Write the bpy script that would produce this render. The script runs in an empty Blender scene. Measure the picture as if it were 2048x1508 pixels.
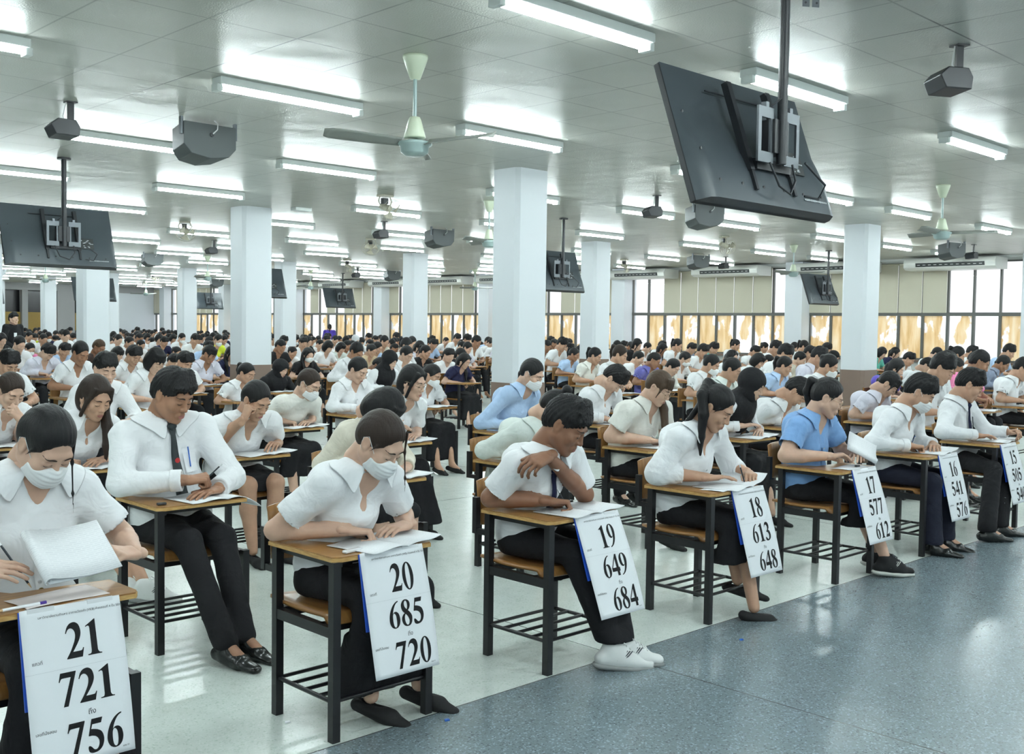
import bpy, math, random
import numpy as np
from mathutils import Vector, Matrix
random.seed(7)
C = bpy.context.scene.collection
PI = math.pi
V = lambda *a: np.array(a, float)
def nrm(v):
    v = np.array(v, float); return v / (np.linalg.norm(v) + 1e-12)
# ---------------------------------------------------------------- materials
def nt(name):
    m = bpy.data.materials.new(name); m.use_nodes = True
    t = m.node_tree; b = t.nodes['Principled BSDF']
    return m, t, b
def mat(name, col, rough=.5, metal=0., spec=.5, bump=None, emit=None, sheen=0., trans=0.):
    m, t, b = nt(name)
    b.inputs['Base Color'].default_value = (*col, 1)
    b.inputs['Roughness'].default_value = rough
    b.inputs['Metallic'].default_value = metal
    b.inputs['Specular IOR Level'].default_value = spec
    if sheen: b.inputs['Sheen Weight'].default_value = sheen
    if emit:
        b.inputs['Emission Color'].default_value = (*emit[:3], 1); b.inputs['Emission Strength'].default_value = emit[3]
    if bump:
        sc, st, dist = bump[:3]; stretch = bump[3] if len(bump) > 3 else (1, 1, 1)
        tc = t.nodes.new('ShaderNodeTexCoord'); mp = t.nodes.new('ShaderNodeMapping'); mp.inputs['Scale'].default_value = stretch
        n = t.nodes.new('ShaderNodeTexNoise'); n.inputs['Scale'].default_value = sc; n.inputs['Detail'].default_value = 3
        bp = t.nodes.new('ShaderNodeBump'); bp.inputs['Strength'].default_value = st; bp.inputs['Distance'].default_value = dist
        t.links.new(tc.outputs['Object'], mp.inputs[0]); t.links.new(mp.outputs[0], n.inputs['Vector'])
        t.links.new(n.outputs[0], bp.inputs['Height']); t.links.new(bp.outputs[0], b.inputs['Normal'])
    return m
def noise_col(m, t, b, sc, c0, c1, p0=.4, p1=.6, stretch=(1, 1, 1), detail=4):
    tc = t.nodes.new('ShaderNodeTexCoord'); mp = t.nodes.new('ShaderNodeMapping'); mp.inputs['Scale'].default_value = stretch
    n = t.nodes.new('ShaderNodeTexNoise'); n.inputs['Scale'].default_value = sc; n.inputs['Detail'].default_value = detail
    r = t.nodes.new('ShaderNodeValToRGB')
    r.color_ramp.elements[0].position = p0; r.color_ramp.elements[0].color = (*c0, 1)
    r.color_ramp.elements[1].position = p1; r.color_ramp.elements[1].color = (*c1, 1)
    t.links.new(tc.outputs['Object'], mp.inputs[0]); t.links.new(mp.outputs[0], n.inputs['Vector']); t.links.new(n.outputs[0], r.inputs[0])
    if b: t.links.new(r.outputs[0], b.inputs['Base Color'])
    return r, n, mp
# ---------------------------------------------------------------- objects
def tag(o, label=None, cat=None, group=None, kind=None):
    if label: o['label'] = label
    if cat: o['category'] = cat
    if group: o['group'] = group
    if kind: o['kind'] = kind
    return o
def empty(name, loc, rz=0., label=None, cat=None, group=None, kind=None):
    o = bpy.data.objects.new(name, None); C.objects.link(o); o.empty_display_size = .1
    o.location = loc; o.rotation_euler = (0, 0, rz)
    return tag(o, label, cat, group, kind)
def link_mesh(name, me, m, parent=None, loc=None):
    o = bpy.data.objects.new(name, me); C.objects.link(o)
    if m is not None and not len(me.materials):
        for q in (m if isinstance(m, (list, tuple)) else [m]): me.materials.append(q)
    if parent is not None: o.parent = parent
    if loc is not None: o.location = loc
    return o
def np_mesh(name, v, f, smooth=True):
    me = bpy.data.meshes.new(name)
    v = np.asarray(v, np.float32); f = np.asarray(f, np.int32); k = f.shape[1]
    me.vertices.add(len(v)); me.vertices.foreach_set('co', v.ravel())
    me.loops.add(f.size); me.loops.foreach_set('vertex_index', f.ravel())
    me.polygons.add(len(f)); me.polygons.foreach_set('loop_start', np.arange(0, f.size, k, dtype=np.int32))
    me.polygons.foreach_set('use_smooth', np.full(len(f), smooth)); me.update(calc_edges=True); me.validate()
    return me
def basis(d):
    d = nrm(d); a = V(0, 0, 1) if abs(d[2]) < .9 else V(1, 0, 0)
    u = nrm(np.cross(a, d)); return u, np.cross(d, u), d
class MB:
    def __init__(s): s.v = []; s.f = []; s.sm = []
    def add(s, vs, fs, smooth=False):
        n = len(s.v); s.v += [tuple(float(c) for c in p) for p in vs]
        s.f += [tuple(i + n for i in f) for f in fs]; s.sm += [smooth] * len(fs); return s
    def box(s, c, d, R=None):
        x, y, z = np.array(d) / 2; P = [V(a, b, e) for e in (-z, z) for b in (-y, y) for a in (-x, x)]
        P = [(R @ p if R is not None else p) + np.array(c, float) for p in P]
        return s.add(P, [(0, 2, 3, 1), (4, 5, 7, 6), (0, 1, 5, 4), (2, 6, 7, 3), (0, 4, 6, 2), (1, 3, 7, 5)])
    def bb(s, a, b): a = np.array(a, float); b = np.array(b, float); return s.box((a + b) / 2, b - a)
    def cyl(s, a, b, r0, r1=None, n=12, caps=True):
        r1 = r0 if r1 is None else r1; a = np.array(a, float); b = np.array(b, float); u, w, d = basis(b - a)
        an = np.linspace(0, 2 * PI, n, endpoint=False)
        P = [a + r0 * (math.cos(t) * u + math.sin(t) * w) for t in an] + [b + r1 * (math.cos(t) * u + math.sin(t) * w) for t in an]
        s.add(P, [(i, (i + 1) % n, n + (i + 1) % n, n + i) for i in range(n)], True)
        if caps: s.add(P, [tuple(range(n - 1, -1, -1)), tuple(range(n, 2 * n))])
        return s
    def tube(s, pts, r, n=6):
        pts = [np.array(p, float) for p in pts]; m = len(pts); rs = r if hasattr(r, '__len__') else [r] * m
        P = []; up = None
        for i, p in enumerate(pts):
            d = pts[min(i + 1, m - 1)] - pts[max(i - 1, 0)]
            if up is None: u, w, d = basis(d); up = w
            else: d = nrm(d); u = nrm(np.cross(up, d)); w = np.cross(d, u); up = w
            P += [p + rs[i] * (math.cos(t) * u + math.sin(t) * w) for t in np.linspace(0, 2 * PI, n, endpoint=False)]
        F = [(i * n + j, i * n + (j + 1) % n, (i + 1) * n + (j + 1) % n, (i + 1) * n + j) for i in range(m - 1) for j in range(n)]
        s.add(P, F, True); s.add(P, [tuple(range(n - 1, -1, -1)), tuple(range((m - 1) * n, m * n))]); return s
    def lathe(s, prof, c=(0, 0, 0), n=20, T=None):
        P = []; c = np.array(c, float)
        for r, z in prof:
            for t in np.linspace(0, 2 * PI, n, endpoint=False):
                p = V(r * math.cos(t), r * math.sin(t), z); P.append((T @ p if T is not None else p) + c)
        m = len(prof)
        return s.add(P, [(i * n + j, i * n + (j + 1) % n, (i + 1) * n + (j + 1) % n, (i + 1) * n + j) for i in range(m - 1) for j in range(n)], True)
    def prism(s, poly, lo, hi, fn=lambda x, y, z: (x, y, z)):
        n = len(poly); P = [fn(x, y, lo) for x, y in poly] + [fn(x, y, hi) for x, y in poly]
        s.add(P, [(i, (i + 1) % n, n + (i + 1) % n, n + i) for i in range(n)])
        return s.add(P, [tuple(range(n - 1, -1, -1)), tuple(range(n, 2 * n))])
    def grid(s, fn, nu, nv, smooth=True):
        P = [fn(i / nu, j / nv) for i in range(nu + 1) for j in range(nv + 1)]
        return s.add(P, [(i * (nv + 1) + j, (i + 1) * (nv + 1) + j, (i + 1) * (nv + 1) + j + 1, i * (nv + 1) + j + 1) for i in range(nu) for j in range(nv)], smooth)
    def mesh(s, name):
        me = bpy.data.meshes.new(name); me.from_pydata(s.v, [], s.f); me.polygons.foreach_set('use_smooth', s.sm); me.update(); return me
    def build(s, name, m, parent=None, loc=None, bevel=0., solid=0.):
        o = link_mesh(name, s.mesh(name), m, parent, loc)
        if solid: md = o.modifiers.new('s', 'SOLIDIFY'); md.thickness = solid; md.offset = 0
        if bevel: md = o.modifiers.new('b', 'BEVEL'); md.width = bevel; md.segments = 2; md.limit_method = 'ANGLE'
        return o
def copy_tree(o, parent=None):
    c = o.copy(); C.objects.link(c)
    if parent is not None:
        c.parent = parent; c.matrix_parent_inverse = o.matrix_parent_inverse.copy()
    for ch in KIDS.get(o.name, None) or list(o.children): copy_tree(ch, c)
    return c
KIDS = {}
def clone(root, loc, rz=None, **kw):
    c = copy_tree(root); c.location = loc
    if rz is not None: c.rotation_euler = (0, 0, rz)
    return tag(c, **kw)
# ---------------------------------------------------------------- camera: real lens, eye height 1.57 m; world axes follow the desk rows
FPX = 2117.; EYE = 1.57
def _ray(p): return V((p[0] - 1024.) / FPX, (p[1] - 754.) / FPX, 1.)
_ex = nrm(_ray((3200., 685.))); _ey = _ray((-1040., 627.)); _ey = nrm(_ey - _ex * (_ey @ _ex)); _R = np.array([_ex, _ey, np.cross(_ex, _ey)])
def on_z(p, z): d = _R @ _ray(p); return d * ((z - EYE) / d[2]) + V(0, 0, EYE)
def on_x(p, x): d = _R @ _ray(p); return d * (x / d[0]) + V(0, 0, EYE)
def on_y(p, y): d = _R @ _ray(p); return d * (y / d[1]) + V(0, 0, EYE)
cam = bpy.data.objects.new('camera', bpy.data.cameras.new('camera')); C.objects.link(cam)
cam.data.sensor_width = 36.; cam.data.lens = FPX / 2048 * 36; cam.data.clip_end = 300; cam.data.clip_start = .05
_M = np.eye(4); _M[:3, 0] = _R @ V(1, 0, 0); _M[:3, 1] = _R @ V(0, -1, 0); _M[:3, 2] = _R @ V(0, 0, -1); _M[2, 3] = EYE
cam.matrix_world = Matrix(_M.tolist()); bpy.context.scene.camera = cam
sc = bpy.context.scene
sc.view_settings.view_transform = 'Standard'; sc.view_settings.look = 'None'; sc.view_settings.gamma = 1; sc.view_settings.use_curve_mapping = False
sc.view_settings.exposure = 0.
ORD = ['zeroth', 'first', 'second', 'third', 'fourth', 'fifth', 'sixth', 'seventh', 'eighth', 'ninth', 'tenth', 'eleventh', 'twelfth', 'thirteenth', 'fourteenth', 'fifteenth', 'sixteenth', 'seventeenth', 'eighteenth', 'nineteenth', 'twentieth'] + ['twenty-' + w for w in 'first second third fourth fifth sixth seventh eighth ninth'.split()] + ['thirtieth'] + ['thirty-' + w for w in 'first second third fourth fifth sixth seventh eighth ninth'.split()]
# ================================================================ the hall
CZ = 3.3; WX = 23.9; BY = 50.; LX = -7.; FY = -6.
COLX = [.5, 8.28, 16.06]; COLY = [8.4 + 5.72 * k for k in range(8)]
def floor_mat(name, base, dark, lite, rough):
    m, t, b = nt(name); N = t.nodes.new; L = t.links.new
    r, n, mp = noise_col(m, t, None, 9, base, tuple(c * 1.1 for c in base), .3, .7)
    tc = N('ShaderNodeTexCoord')
    v = N('ShaderNodeTexVoronoi'); v.inputs['Scale'].default_value = 150; L(tc.outputs['Object'], v.inputs['Vector'])
    cr = N('ShaderNodeValToRGB'); e = cr.color_ramp.elements
    e[0].position = .0; e[0].color = (*dark, 1); e[1].position = .16; e[1].color = (.5, .5, .5, 1)
    x = cr.color_ramp.elements.new(.86); x.color = (.5, .5, .5, 1); x = cr.color_ramp.elements.new(.95); x.color = (*lite, 1)
    s = N('ShaderNodeSeparateColor'); L(v.outputs['Color'], s.inputs[0]); L(s.outputs[0], cr.inputs[0])
    mx = N('ShaderNodeMix'); mx.data_type = 'RGBA'; mx.blend_type = 'OVERLAY'; mx.inputs[0].default_value = .8
    L(r.outputs[0], mx.inputs[6]); L(cr.outputs[0], mx.inputs[7])
    # joint lines every 4 m
    sep = N('ShaderNodeSeparateXYZ'); L(tc.outputs['Object'], sep.inputs[0]); mask = None
    for ax, off in ((0, 3.89), (1, 3.235)):
        a = N('ShaderNodeMath'); a.operation = 'SUBTRACT'; a.inputs[1].default_value = off; L(sep.outputs[ax], a.inputs[0])
        p = N('ShaderNodeMath'); p.operation = 'PINGPONG'; p.inputs[1].default_value = 2.; L(a.outputs[0], p.inputs[0])
        lt = N('ShaderNodeMath'); lt.operation = 'LESS_THAN'; lt.inputs[1].default_value = .0035; L(p.outputs[0], lt.inputs[0])
        if mask is None: mask = lt
        else:
            mm = N('ShaderNodeMath'); mm.operation = 'MAXIMUM'; L(mask.outputs[0], mm.inputs[0]); L(lt.outputs[0], mm.inputs[1]); mask = mm
    m2 = N('ShaderNodeMix'); m2.data_type = 'RGBA'; m2.inputs[7].default_value = (.06, .065, .065, 1)
    L(mask.outputs[0], m2.inputs[0]); L(mx.outputs[2], m2.inputs[6]); L(m2.outputs[2], b.inputs['Base Color'])
    rn = N('ShaderNodeTexNoise'); rn.inputs['Scale'].default_value = .8; rn.inputs['Detail'].default_value = 4; L(tc.outputs['Object'], rn.inputs['Vector'])
    mr = N('ShaderNodeMapRange'); mr.inputs[1].default_value = .3; mr.inputs[2].default_value = .7; mr.inputs[3].default_value = rough * .92; mr.inputs[4].default_value = rough * 1.1
    L(rn.outputs[0], mr.inputs[0]); L(mr.outputs[0], b.inputs['Roughness'])
    return m
M_floor = floor_mat('terrazzo_light', (.62, .68, .64), (.2, .2, .2), (.62, .62, .62), .22)
M_aisle = floor_mat('terrazzo_blue_grey', (.17, .215, .235), (.15, .15, .15), (.95, .97, 1.), .22)
def ceil_mat():
    m, t, b = nt('ceiling_tiles'); N = t.nodes.new; L = t.links.new
    tc = N('ShaderNodeTexCoord'); sep = N('ShaderNodeSeparateXYZ'); L(tc.outputs['Object'], sep.inputs[0])
    mask = None
    for ax, off in ((0, 2.415), (1, 3.245)):
        a = N('ShaderNodeMath'); a.operation = 'SUBTRACT'; a.inputs[1].default_value = off; L(sep.outputs[ax], a.inputs[0])
        p = N('ShaderNodeMath'); p.operation = 'PINGPONG'; p.inputs[1].default_value = .2925; L(a.outputs[0], p.inputs[0])
        lt = N('ShaderNodeMapRange'); lt.inputs[1].default_value = .003; lt.inputs[2].default_value = .009; lt.inputs[3].default_value = 1; lt.inputs[4].default_value = 0; L(p.outputs[0], lt.inputs[0])
        if mask is None: mask = lt
        else:
            mm = N('ShaderNodeMath'); mm.operation = 'MAXIMUM'; L(mask.outputs[0], mm.inputs[0]); L(lt.outputs[0], mm.inputs[1]); mask = mm
    big = N('ShaderNodeTexNoise'); big.inputs['Scale'].default_value = .9; big.inputs['Detail'].default_value = 2; L(tc.outputs['Object'], big.inputs['Vector'])
    gap = N('ShaderNodeMapRange'); gap.inputs[1].default_value = .56; gap.inputs[2].default_value = .68; gap.inputs[3].default_value = .5; gap.inputs[4].default_value = .95; L(big.outputs[0], gap.inputs[0])
    mk = N('ShaderNodeMath'); mk.operation = 'MULTIPLY'; L(mask.outputs[0], mk.inputs[0]); L(gap.outputs[0], mk.inputs[1])
    mx = N('ShaderNodeMix'); mx.data_type = 'RGBA'; mx.inputs[6].default_value = (.45, .455, .415, 1); mx.inputs[7].default_value = (.10, .10, .095, 1)
    L(mk.outputs[0], mx.inputs[0]); L(mx.outputs[2], b.inputs['Base Color'])
    b.inputs['Roughness'].default_value = .36; b.inputs['Specular IOR Level'].default_value = .42
    fine = N('ShaderNodeTexNoise'); fine.inputs['Scale'].default_value = 90; fine.inputs['Detail'].default_value = 2; L(tc.outputs['Object'], fine.inputs['Vector'])
    wav = N('ShaderNodeTexNoise'); wav.inputs['Scale'].default_value = 1.7; wav.inputs['Detail'].default_value = 1; L(tc.outputs['Object'], wav.inputs['Vector'])
    b1 = N('ShaderNodeBump'); b1.inputs['Strength'].default_value = .4; b1.inputs['Distance'].default_value = .006; L(fine.outputs[0], b1.inputs['Height'])
    b2 = N('ShaderNodeBump'); b2.inputs['Strength'].default_value = .5; b2.inputs['Distance'].default_value = .05; L(wav.outputs[0], b2.inputs['Height'])
    L(b2.outputs[0], b1.inputs['Normal']); L(b1.outputs[0], b.inputs['Normal'])
    return m
M_ceil = ceil_mat()
M_white = mat('white_paint', (.70, .735, .77), .45, bump=(6, .08, .01))
M_brown = mat('brown_paint', (.20, .14, .11), .45, bump=(30, .1, .002))
M_wall = mat('wall_paint', (.62, .64, .62), .6, bump=(8, .1, .01))
M_alu = mat('dark_aluminium', (.13, .135, .125), .45, .3)
def plane(name, pts, m, kind='structure', thick=None):
    b = MB()
    if thick is None: b.add(pts, [(0, 1, 2, 3)])
    o = b.build(name, m); return tag(o, kind=kind)
def slab(name, a, b_, m): return tag(MB().bb(a, b_).build(name, m), kind='structure')
slab('floor', (LX, 3.235, -.1), (WX + .2, BY, 0), M_floor)
slab('floor_aisle', (LX, FY, -.1), (WX + .2, 3.235, 0), M_aisle)
slab('ceiling', (LX, FY, CZ), (WX + .2, BY, CZ + .1), M_ceil)
slab('wall_left', (LX - .15, FY, 0), (LX, BY, CZ), M_wall)
slab('wall_front', (LX, FY - .15, 0), (WX + .2, FY, CZ), M_wall)
# columns: white shaft, brown dado
ci = 0
for i, x in enumerate(COLX):
    for k, y in enumerate(COLY):
        if x < 4 and k > 0: continue
        c = .045; w, d = .25, .21
        poly = [(-w + c, -d), (w - c, -d), (w, -d + c), (w, d - c), (w - c, d), (-w + c, d), (-w, d - c), (-w, -d + c)]
        e = MB().prism(poly, .96, CZ).build('column', M_white); e.location = (x, y, 0); tag(e, kind='structure')
        MB().prism([(a * 1.02, b * 1.02) for a, b in poly], 0, .965).build('dado', M_brown, e)
# ---- window wall
M_film = None
def film_mat():
    m, t, b = nt('torn_amber_film'); N = t.nodes.new; L = t.links.new
    r, n, mp = noise_col(m, t, None, 2.6, (.62, .40, .17), (.90, .78, .56), .3, .72, (1, 3.2, .55), 5)
    x = r.color_ramp.elements.new(.5); x.color = (.80, .60, .33, 1)
    n2 = N('ShaderNodeTexNoise'); n2.inputs['Scale'].default_value = 1.5; n2.inputs['Detail'].default_value = 5; n2.inputs['Roughness'].default_value = .55
    tc = N('ShaderNodeTexCoord'); mp2 = N('ShaderNodeMapping'); mp2.inputs['Scale'].default_value = (1, 1.5, .8); L(tc.outputs['Object'], mp2.inputs[0]); L(mp2.outputs[0], n2.inputs['Vector'])
    cut = N('ShaderNodeMapRange'); cut.inputs[1].default_value = .52; cut.inputs[2].default_value = .56; L(n2.outputs[0], cut.inputs[0])
    tl = N('ShaderNodeBsdfTranslucent'); df = N('ShaderNodeBsdfDiffuse'); tr = N('ShaderNodeBsdfTransparent')
    L(r.outputs[0], tl.inputs[0]); L(r.outputs[0], df.inputs[0])
    m1 = N('ShaderNodeMixShader'); m1.inputs[0].default_value = .25; L(tl.outputs[0], m1.inputs[1]); L(df.outputs[0], m1.inputs[2])
    m2 = N('ShaderNodeMixShader'); L(cut.outputs[0], m2.inputs[0]); L(m1.outputs[0], m2.inputs[1]); L(tr.outputs[0], m2.inputs[2])
    L(m2.outputs[0], t.nodes['Material Output'].inputs[0]); return m
def trans_mat(name, col, f=.5):
    m, t, b = nt(name); N = t.nodes.new; L = t.links.new
    tl = N('ShaderNodeBsdfTranslucent'); df = N('ShaderNodeBsdfDiffuse'); tl.inputs[0].default_value = (*col, 1); df.inputs[0].default_value = (*col, 1)
    m1 = N('ShaderNodeMixShader'); m1.inputs[0].default_value = f; L(tl.outputs[0], m1.inputs[1]); L(df.outputs[0], m1.inputs[2])
    L(m1.outputs[0], t.nodes['Material Output'].inputs[0]); return m
def glass_mat():
    m, t, b = nt('window_glass'); N = t.nodes.new; L = t.links.new
    tr = N('ShaderNodeBsdfTransparent'); gl = N('ShaderNodeBsdfGlossy'); gl.inputs['Roughness'].default_value = .02
    m1 = N('ShaderNodeMixShader'); m1.inputs[0].default_value = .05; L(tr.outputs[0], m1.inputs[1]); L(gl.outputs[0], m1.inputs[2])
    L(m1.outputs[0], t.nodes['Material Output'].inputs[0]); return m
M_film = film_mat(); M_glass = glass_mat(); M_blind = trans_mat('cream_blind', (.70, .67, .55), .8)
SILL = .95; TRZ = 2.01
slab('wall_right', (WX, FY, 0), (WX + .2, BY, SILL), M_wall)
slab('trim_1', (WX - .06, FY, SILL - .05), (WX + .02, BY, SILL), M_brown)
slab('wall_right_lintel', (WX, FY, 3.2), (WX + .2, BY, CZ), M_wall)
OPEN_UP = {0: {6, 7, 8}, 1: {0, 1, 2}, 2: {0, 7, 8}, 3: {4, 8}, 4: {0, 6, 7}, 5: {0, 4, 6, 8}, 6: {2, 3}, 7: {0, 1, 8}, 8: {0, 5, 6, 7, 8}}
CLEAR_LO = {1: {1}, 2: {8}, 4: {6}, 5: {5, 7}, 7: {8}, 8: {0, 1, 2, 5, 6, 7, 8}}
bi = 0
for k in range(9):
    y0 = COLY[0] - 5.72 + 5.72 * k
    if k > 0 or True:
        slab('wall_right_pilaster', (WX - .35, y0 - .24, 0), (WX + .2, y0 + .24, CZ), M_white)
    e = empty('window_%d' % (k + 1), (WX, y0, 0), kind='structure'); e['label'] = 'window bay with dark frame between two white pilasters'
    fr = MB(); gl = MB(); fl = MB(); ys = [.24 + .5822 * i for i in range(10)]
    for yy in ys: fr.bb((.03, yy - .03, SILL), (.10, yy + .03, TRZ)); fr.bb((.03, yy - .022, TRZ), (.10, yy + .022, 3.2))
    fr.bb((.02, .24, TRZ - .04), (.11, 5.48, TRZ + .04)); fr.bb((.03, .24, SILL), (.10, 5.48, SILL + .04)); fr.bb((.03, .24, 3.16), (.10, 5.48, 3.2))
    for i in range(9):
        a, b_ = ys[i] + .022, ys[i + 1] - .022
        gl.add([(.075, a, TRZ + .04), (.075, b_, TRZ + .04), (.075, b_, 3.16), (.075, a, 3.16)], [(0, 1, 2, 3)])
        tgt = gl if i in CLEAR_LO.get(k, ()) else fl
        tgt.add([(.075, a, SILL + .04), (.075, b_, SILL + .04), (.075, b_, TRZ - .04), (.075, a, TRZ - .04)], [(0, 1, 2, 3)])
        if i not in OPEN_UP.get(k, ()) and y0 + ys[i] > 3:
            bi += 1
            bo = MB().bb((-.005, ys[i] + .012, TRZ + .03), (.0, ys[i + 1] - .012, 3.17)).cyl((-.005, ys[i] + .01, 3.17), (-.005, ys[i + 1] - .01, 3.17), .022, n=8)
            bo = bo.build('roller_blind', M_blind); bo.location = (WX, y0, 0)
            tag(bo, 'cream roller blind drawn down, %s pane of the %s window bay from the camera' % (ORD[i + 1], ORD[k + 1]), 'blind', 'cream roller blinds on the window wall')
    fr.build('frame', M_alu, e); gl.build('glass', M_glass, e); fl.build('amber_pane', M_film, e)
    o = fr
# ---- back wall: dark interior windows on the left, white screen wall on the right
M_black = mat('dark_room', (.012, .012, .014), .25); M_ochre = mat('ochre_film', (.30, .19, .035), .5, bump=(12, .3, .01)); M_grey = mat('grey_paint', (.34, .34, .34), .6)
slab('wall_back', (20.5, BY, 0), (WX + .2, BY + .2, CZ), M_white)
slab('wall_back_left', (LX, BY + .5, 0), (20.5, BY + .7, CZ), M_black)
slab('wall_back_partition', (LX, BY + .2, 0), (20.5, BY + .26, 1.98), M_ochre)
slab('wall_back_beam', (LX, BY - .05, 2.98), (WX, BY + .2, CZ), M_grey)
for x0, x1 in ((17.62, 17.88), (19.2, 20.0), (14.6, 15.0), (12.2, 12.6), (20.4, 20.6)): slab('wall_back_pier', (x0, BY - .02, 0), (x1, BY + .3, 2.98), M_grey)
pb = MB().bb((20.9, BY - .05, .0), (23.5, BY - .002, 2.945)).build('projection_screen', M_white)
tag(pb, 'large blank white screen on the far back wall beside the last window', 'screen')
# ================================================================ ceiling fixtures
M_tube = mat('lit_tube', (1, 1, 1), .4, emit=(.86, .985, 1., 30.)); M_enam = mat('white_enamel', (.72, .76, .74), .35)
M_blk = mat('black_plastic', (.022, .024, .028), .42); M_tv = mat('tv_back_plastic', (.058, .072, .082), .4, bump=(220, .05, .001)); M_stl = mat('grey_steel', (.15, .165, .18), .4, .5)
M_scr = mat('tv_screen', (.006, .006, .008), .12); M_spk = mat('grey_speaker', (.075, .085, .087), .55, bump=(150, .2, .002)); M_fan = mat('pale_green_enamel', (.62, .68, .52), .35)
M_fanb = mat('blue_grey_enamel', (.33, .43, .42), .3); M_cream = mat('cream_enamel', (.55, .52, .42), .4); M_wire = mat('white_cable', (.6, .6, .6), .5); M_blade = mat('fan_blade', (.25, .26, .24), .5)
M_prt = mat('white_print', (.6, .62, .64), .6); M_acw = mat('aircon_white', (.70, .71, .67), .4); M_vent = mat('dark_vent', (.03, .035, .035), .5)
# ---- fluorescent battens
lx = sorted([a + 7.78 * k for k in (-1, 0, 1, 2) for a in (1.85, 4.35, 6.63)]); lx = [x for x in lx if x < 23]
lights = []
for j in range(-3, 16):
    y = 3.99 + 2.86 * j; row = []
    for x in lx:
        if y > 8 and (x < -1.5 or x < y * .25 - 1.0): continue
        row.append(x)
    for q, x in enumerate(row):
        side = len(row) - q
        vis = j >= 0
        lab = ('lit fluorescent ceiling light, %s row from the front, %s from the window wall' % (ORD[j + 1], ORD[side]) if vis
               else 'lit fluorescent ceiling light over the front aisle, %s row back, %s from the window wall' % (ORD[-j], ORD[side]))
        if not lights:
            e = empty('ceiling_light', (x, y, CZ))
            b = MB().bb((-.61, -.065, -.056), (.61, .065, 0)); b.build('housing', M_enam, e, bevel=.006)
            for s in (-1, 1):
                MB().cyl((-.575, s * .026, -.072), (.575, s * .026, -.072), .0135, n=8, caps=False).build('tube', M_tube, e)
                MB().bb((s * .605 - .022, -.045, -.1), (s * .605 + .022, .045, -.05)).build('end_cap', M_enam, e, bevel=.005)
            KIDS[e.name] = list(e.children)
        else: e = clone(lights[0], (x, y, CZ))
        tag(e, lab, 'ceiling light', 'fluorescent lights on the ceiling'); lights.append(e)
# ---- televisions hung on poles, backs to the camera
def tv():
    e = empty('television', (0, 0, CZ)); w, h, tilt = 1.18, .69, .335
    T = np.array([[1, 0, 0], [0, math.cos(tilt), math.sin(tilt)], [0, -math.sin(tilt), math.cos(tilt)]]); c0 = V(.015, .2, 2.475 - CZ)
    f = lambda p: T @ np.array(p, float) + c0
    def back(u, v):
        x = (u - .5) * w; z = (v - .5) * h; t = min(1, max(0, (.75 - v) / .55)); t = t * t * (3 - 2 * t)
        ed = min(1, (1 - abs(2 * u - 1)) / .12) ** .5
        bot = 1 if v > .001 else .96
        return f((x, -.012 - .062 * t * ed * bot, z))
    b = MB().grid(back, 24, 12); b.build('back_shell', M_tv, e)
    b = MB()
    for u in range(24):
        p, q = back(u / 24, 0), back((u + 1) / 24, 0); r, s_ = f(((u + 1) / 24 * w - w / 2, .02, -h / 2)), f((u / 24 * w - w / 2, .02, -h / 2))
        b.add([p, s_, r, q], [(0, 1, 2, 3)])
    b.build('bottom_grille', M_blk, e)
    MB().box(f((0, .006, 0)), (w, .034, h), T).build('bezel', M_blk, e, bevel=.004)
    MB().box(f((0, .025, .005)), (w - .02, .004, h - .02), T).build('screen', M_scr, e)
    MB().cyl((0, 0, 0), (0, 0, -.93), .024, n=14).cyl((0, 0, 0), (0, 0, -.02), .07, n=14).build('pole', M_blk, e)
    MB().tube([(-.03, -.01, 0), (-.033, -.012, -.4), (-.03, -.01, -.62), (-.06, .03, -.66)], .005).build('cable', M_blk, e)
    z0 = -.80
    for s in (-1, 1):
        b = MB(); x = s * .115
        for dz in (-.105, .105): b.box((x, .02, z0 + dz), (.13, .012, .05))
        for dx in (-.052, .052): b.box((x + dx, .02, z0), (.026, .012, .2))
        b.box((x - s * .01, .03, z0 + .14), (.025, .03, .03))
        b.build('mount_plate', M_stl, e)
        a = MB().box(f((s * .17, -.075, .05)), (.035, .035, .46), T); a.box(f((s * .17, -.06, -.2)), (.02, .06, .16), T)
        a.build('mount_arm', M_blk, e)
    MB().box((0, .05, z0), (.12, .1, .16)).box((.03, .08, z0 - .13), (.3, .05, .05)).build('mount_hub', M_blk, e)
    MB().box(f((.26, -.073, -.09)), (.15, .012, .12), T).build('socket_panel', M_vent, e)
    b = MB()
    rr = random.Random(3)
    for i in range(14): b.box(f((.2 + .12 * rr.random(), -.081, -.14 + .1 * rr.random())), (.02, .002, .006), T)
    for i in range(18): b.box(f((.27 + .012 * i, -.078, -.285)), (.007, .003, .006 + .005 * rr.random()), T)
    b.build('printed_marks', M_prt, e)
    b = MB()
    for i in range(6): p = back(.12 + .152 * i, .13); b.cyl(p + V(0, .001, 0), p - V(0, .003, 0), .008, n=8)
    for i in range(2): p = back(.06, .35 + .3 * i); b.cyl(p + V(0, .001, 0), p - V(0, .003, 0), .007, n=8)
    b.box(f((-.05, -.03, .24)), (.5, .006, .006), T); b.build('screw_hole', M_blk, e)
    MB().tube([(-.1, .0, z0 - .13), (-.06, -.03, z0 - .24), (.04, -.03, z0 - .27), (.1, -.02, z0 - .2), (.1, 0, z0 - .12)], .006).tube([(.2, -.01, z0 - .1), (.33, -.05, z0 - .2), (.3, -.03, z0 - .27), (.22, -.0, z0 - .26)], .006).build('power_lead', M_blk, e)
    return e
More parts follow.
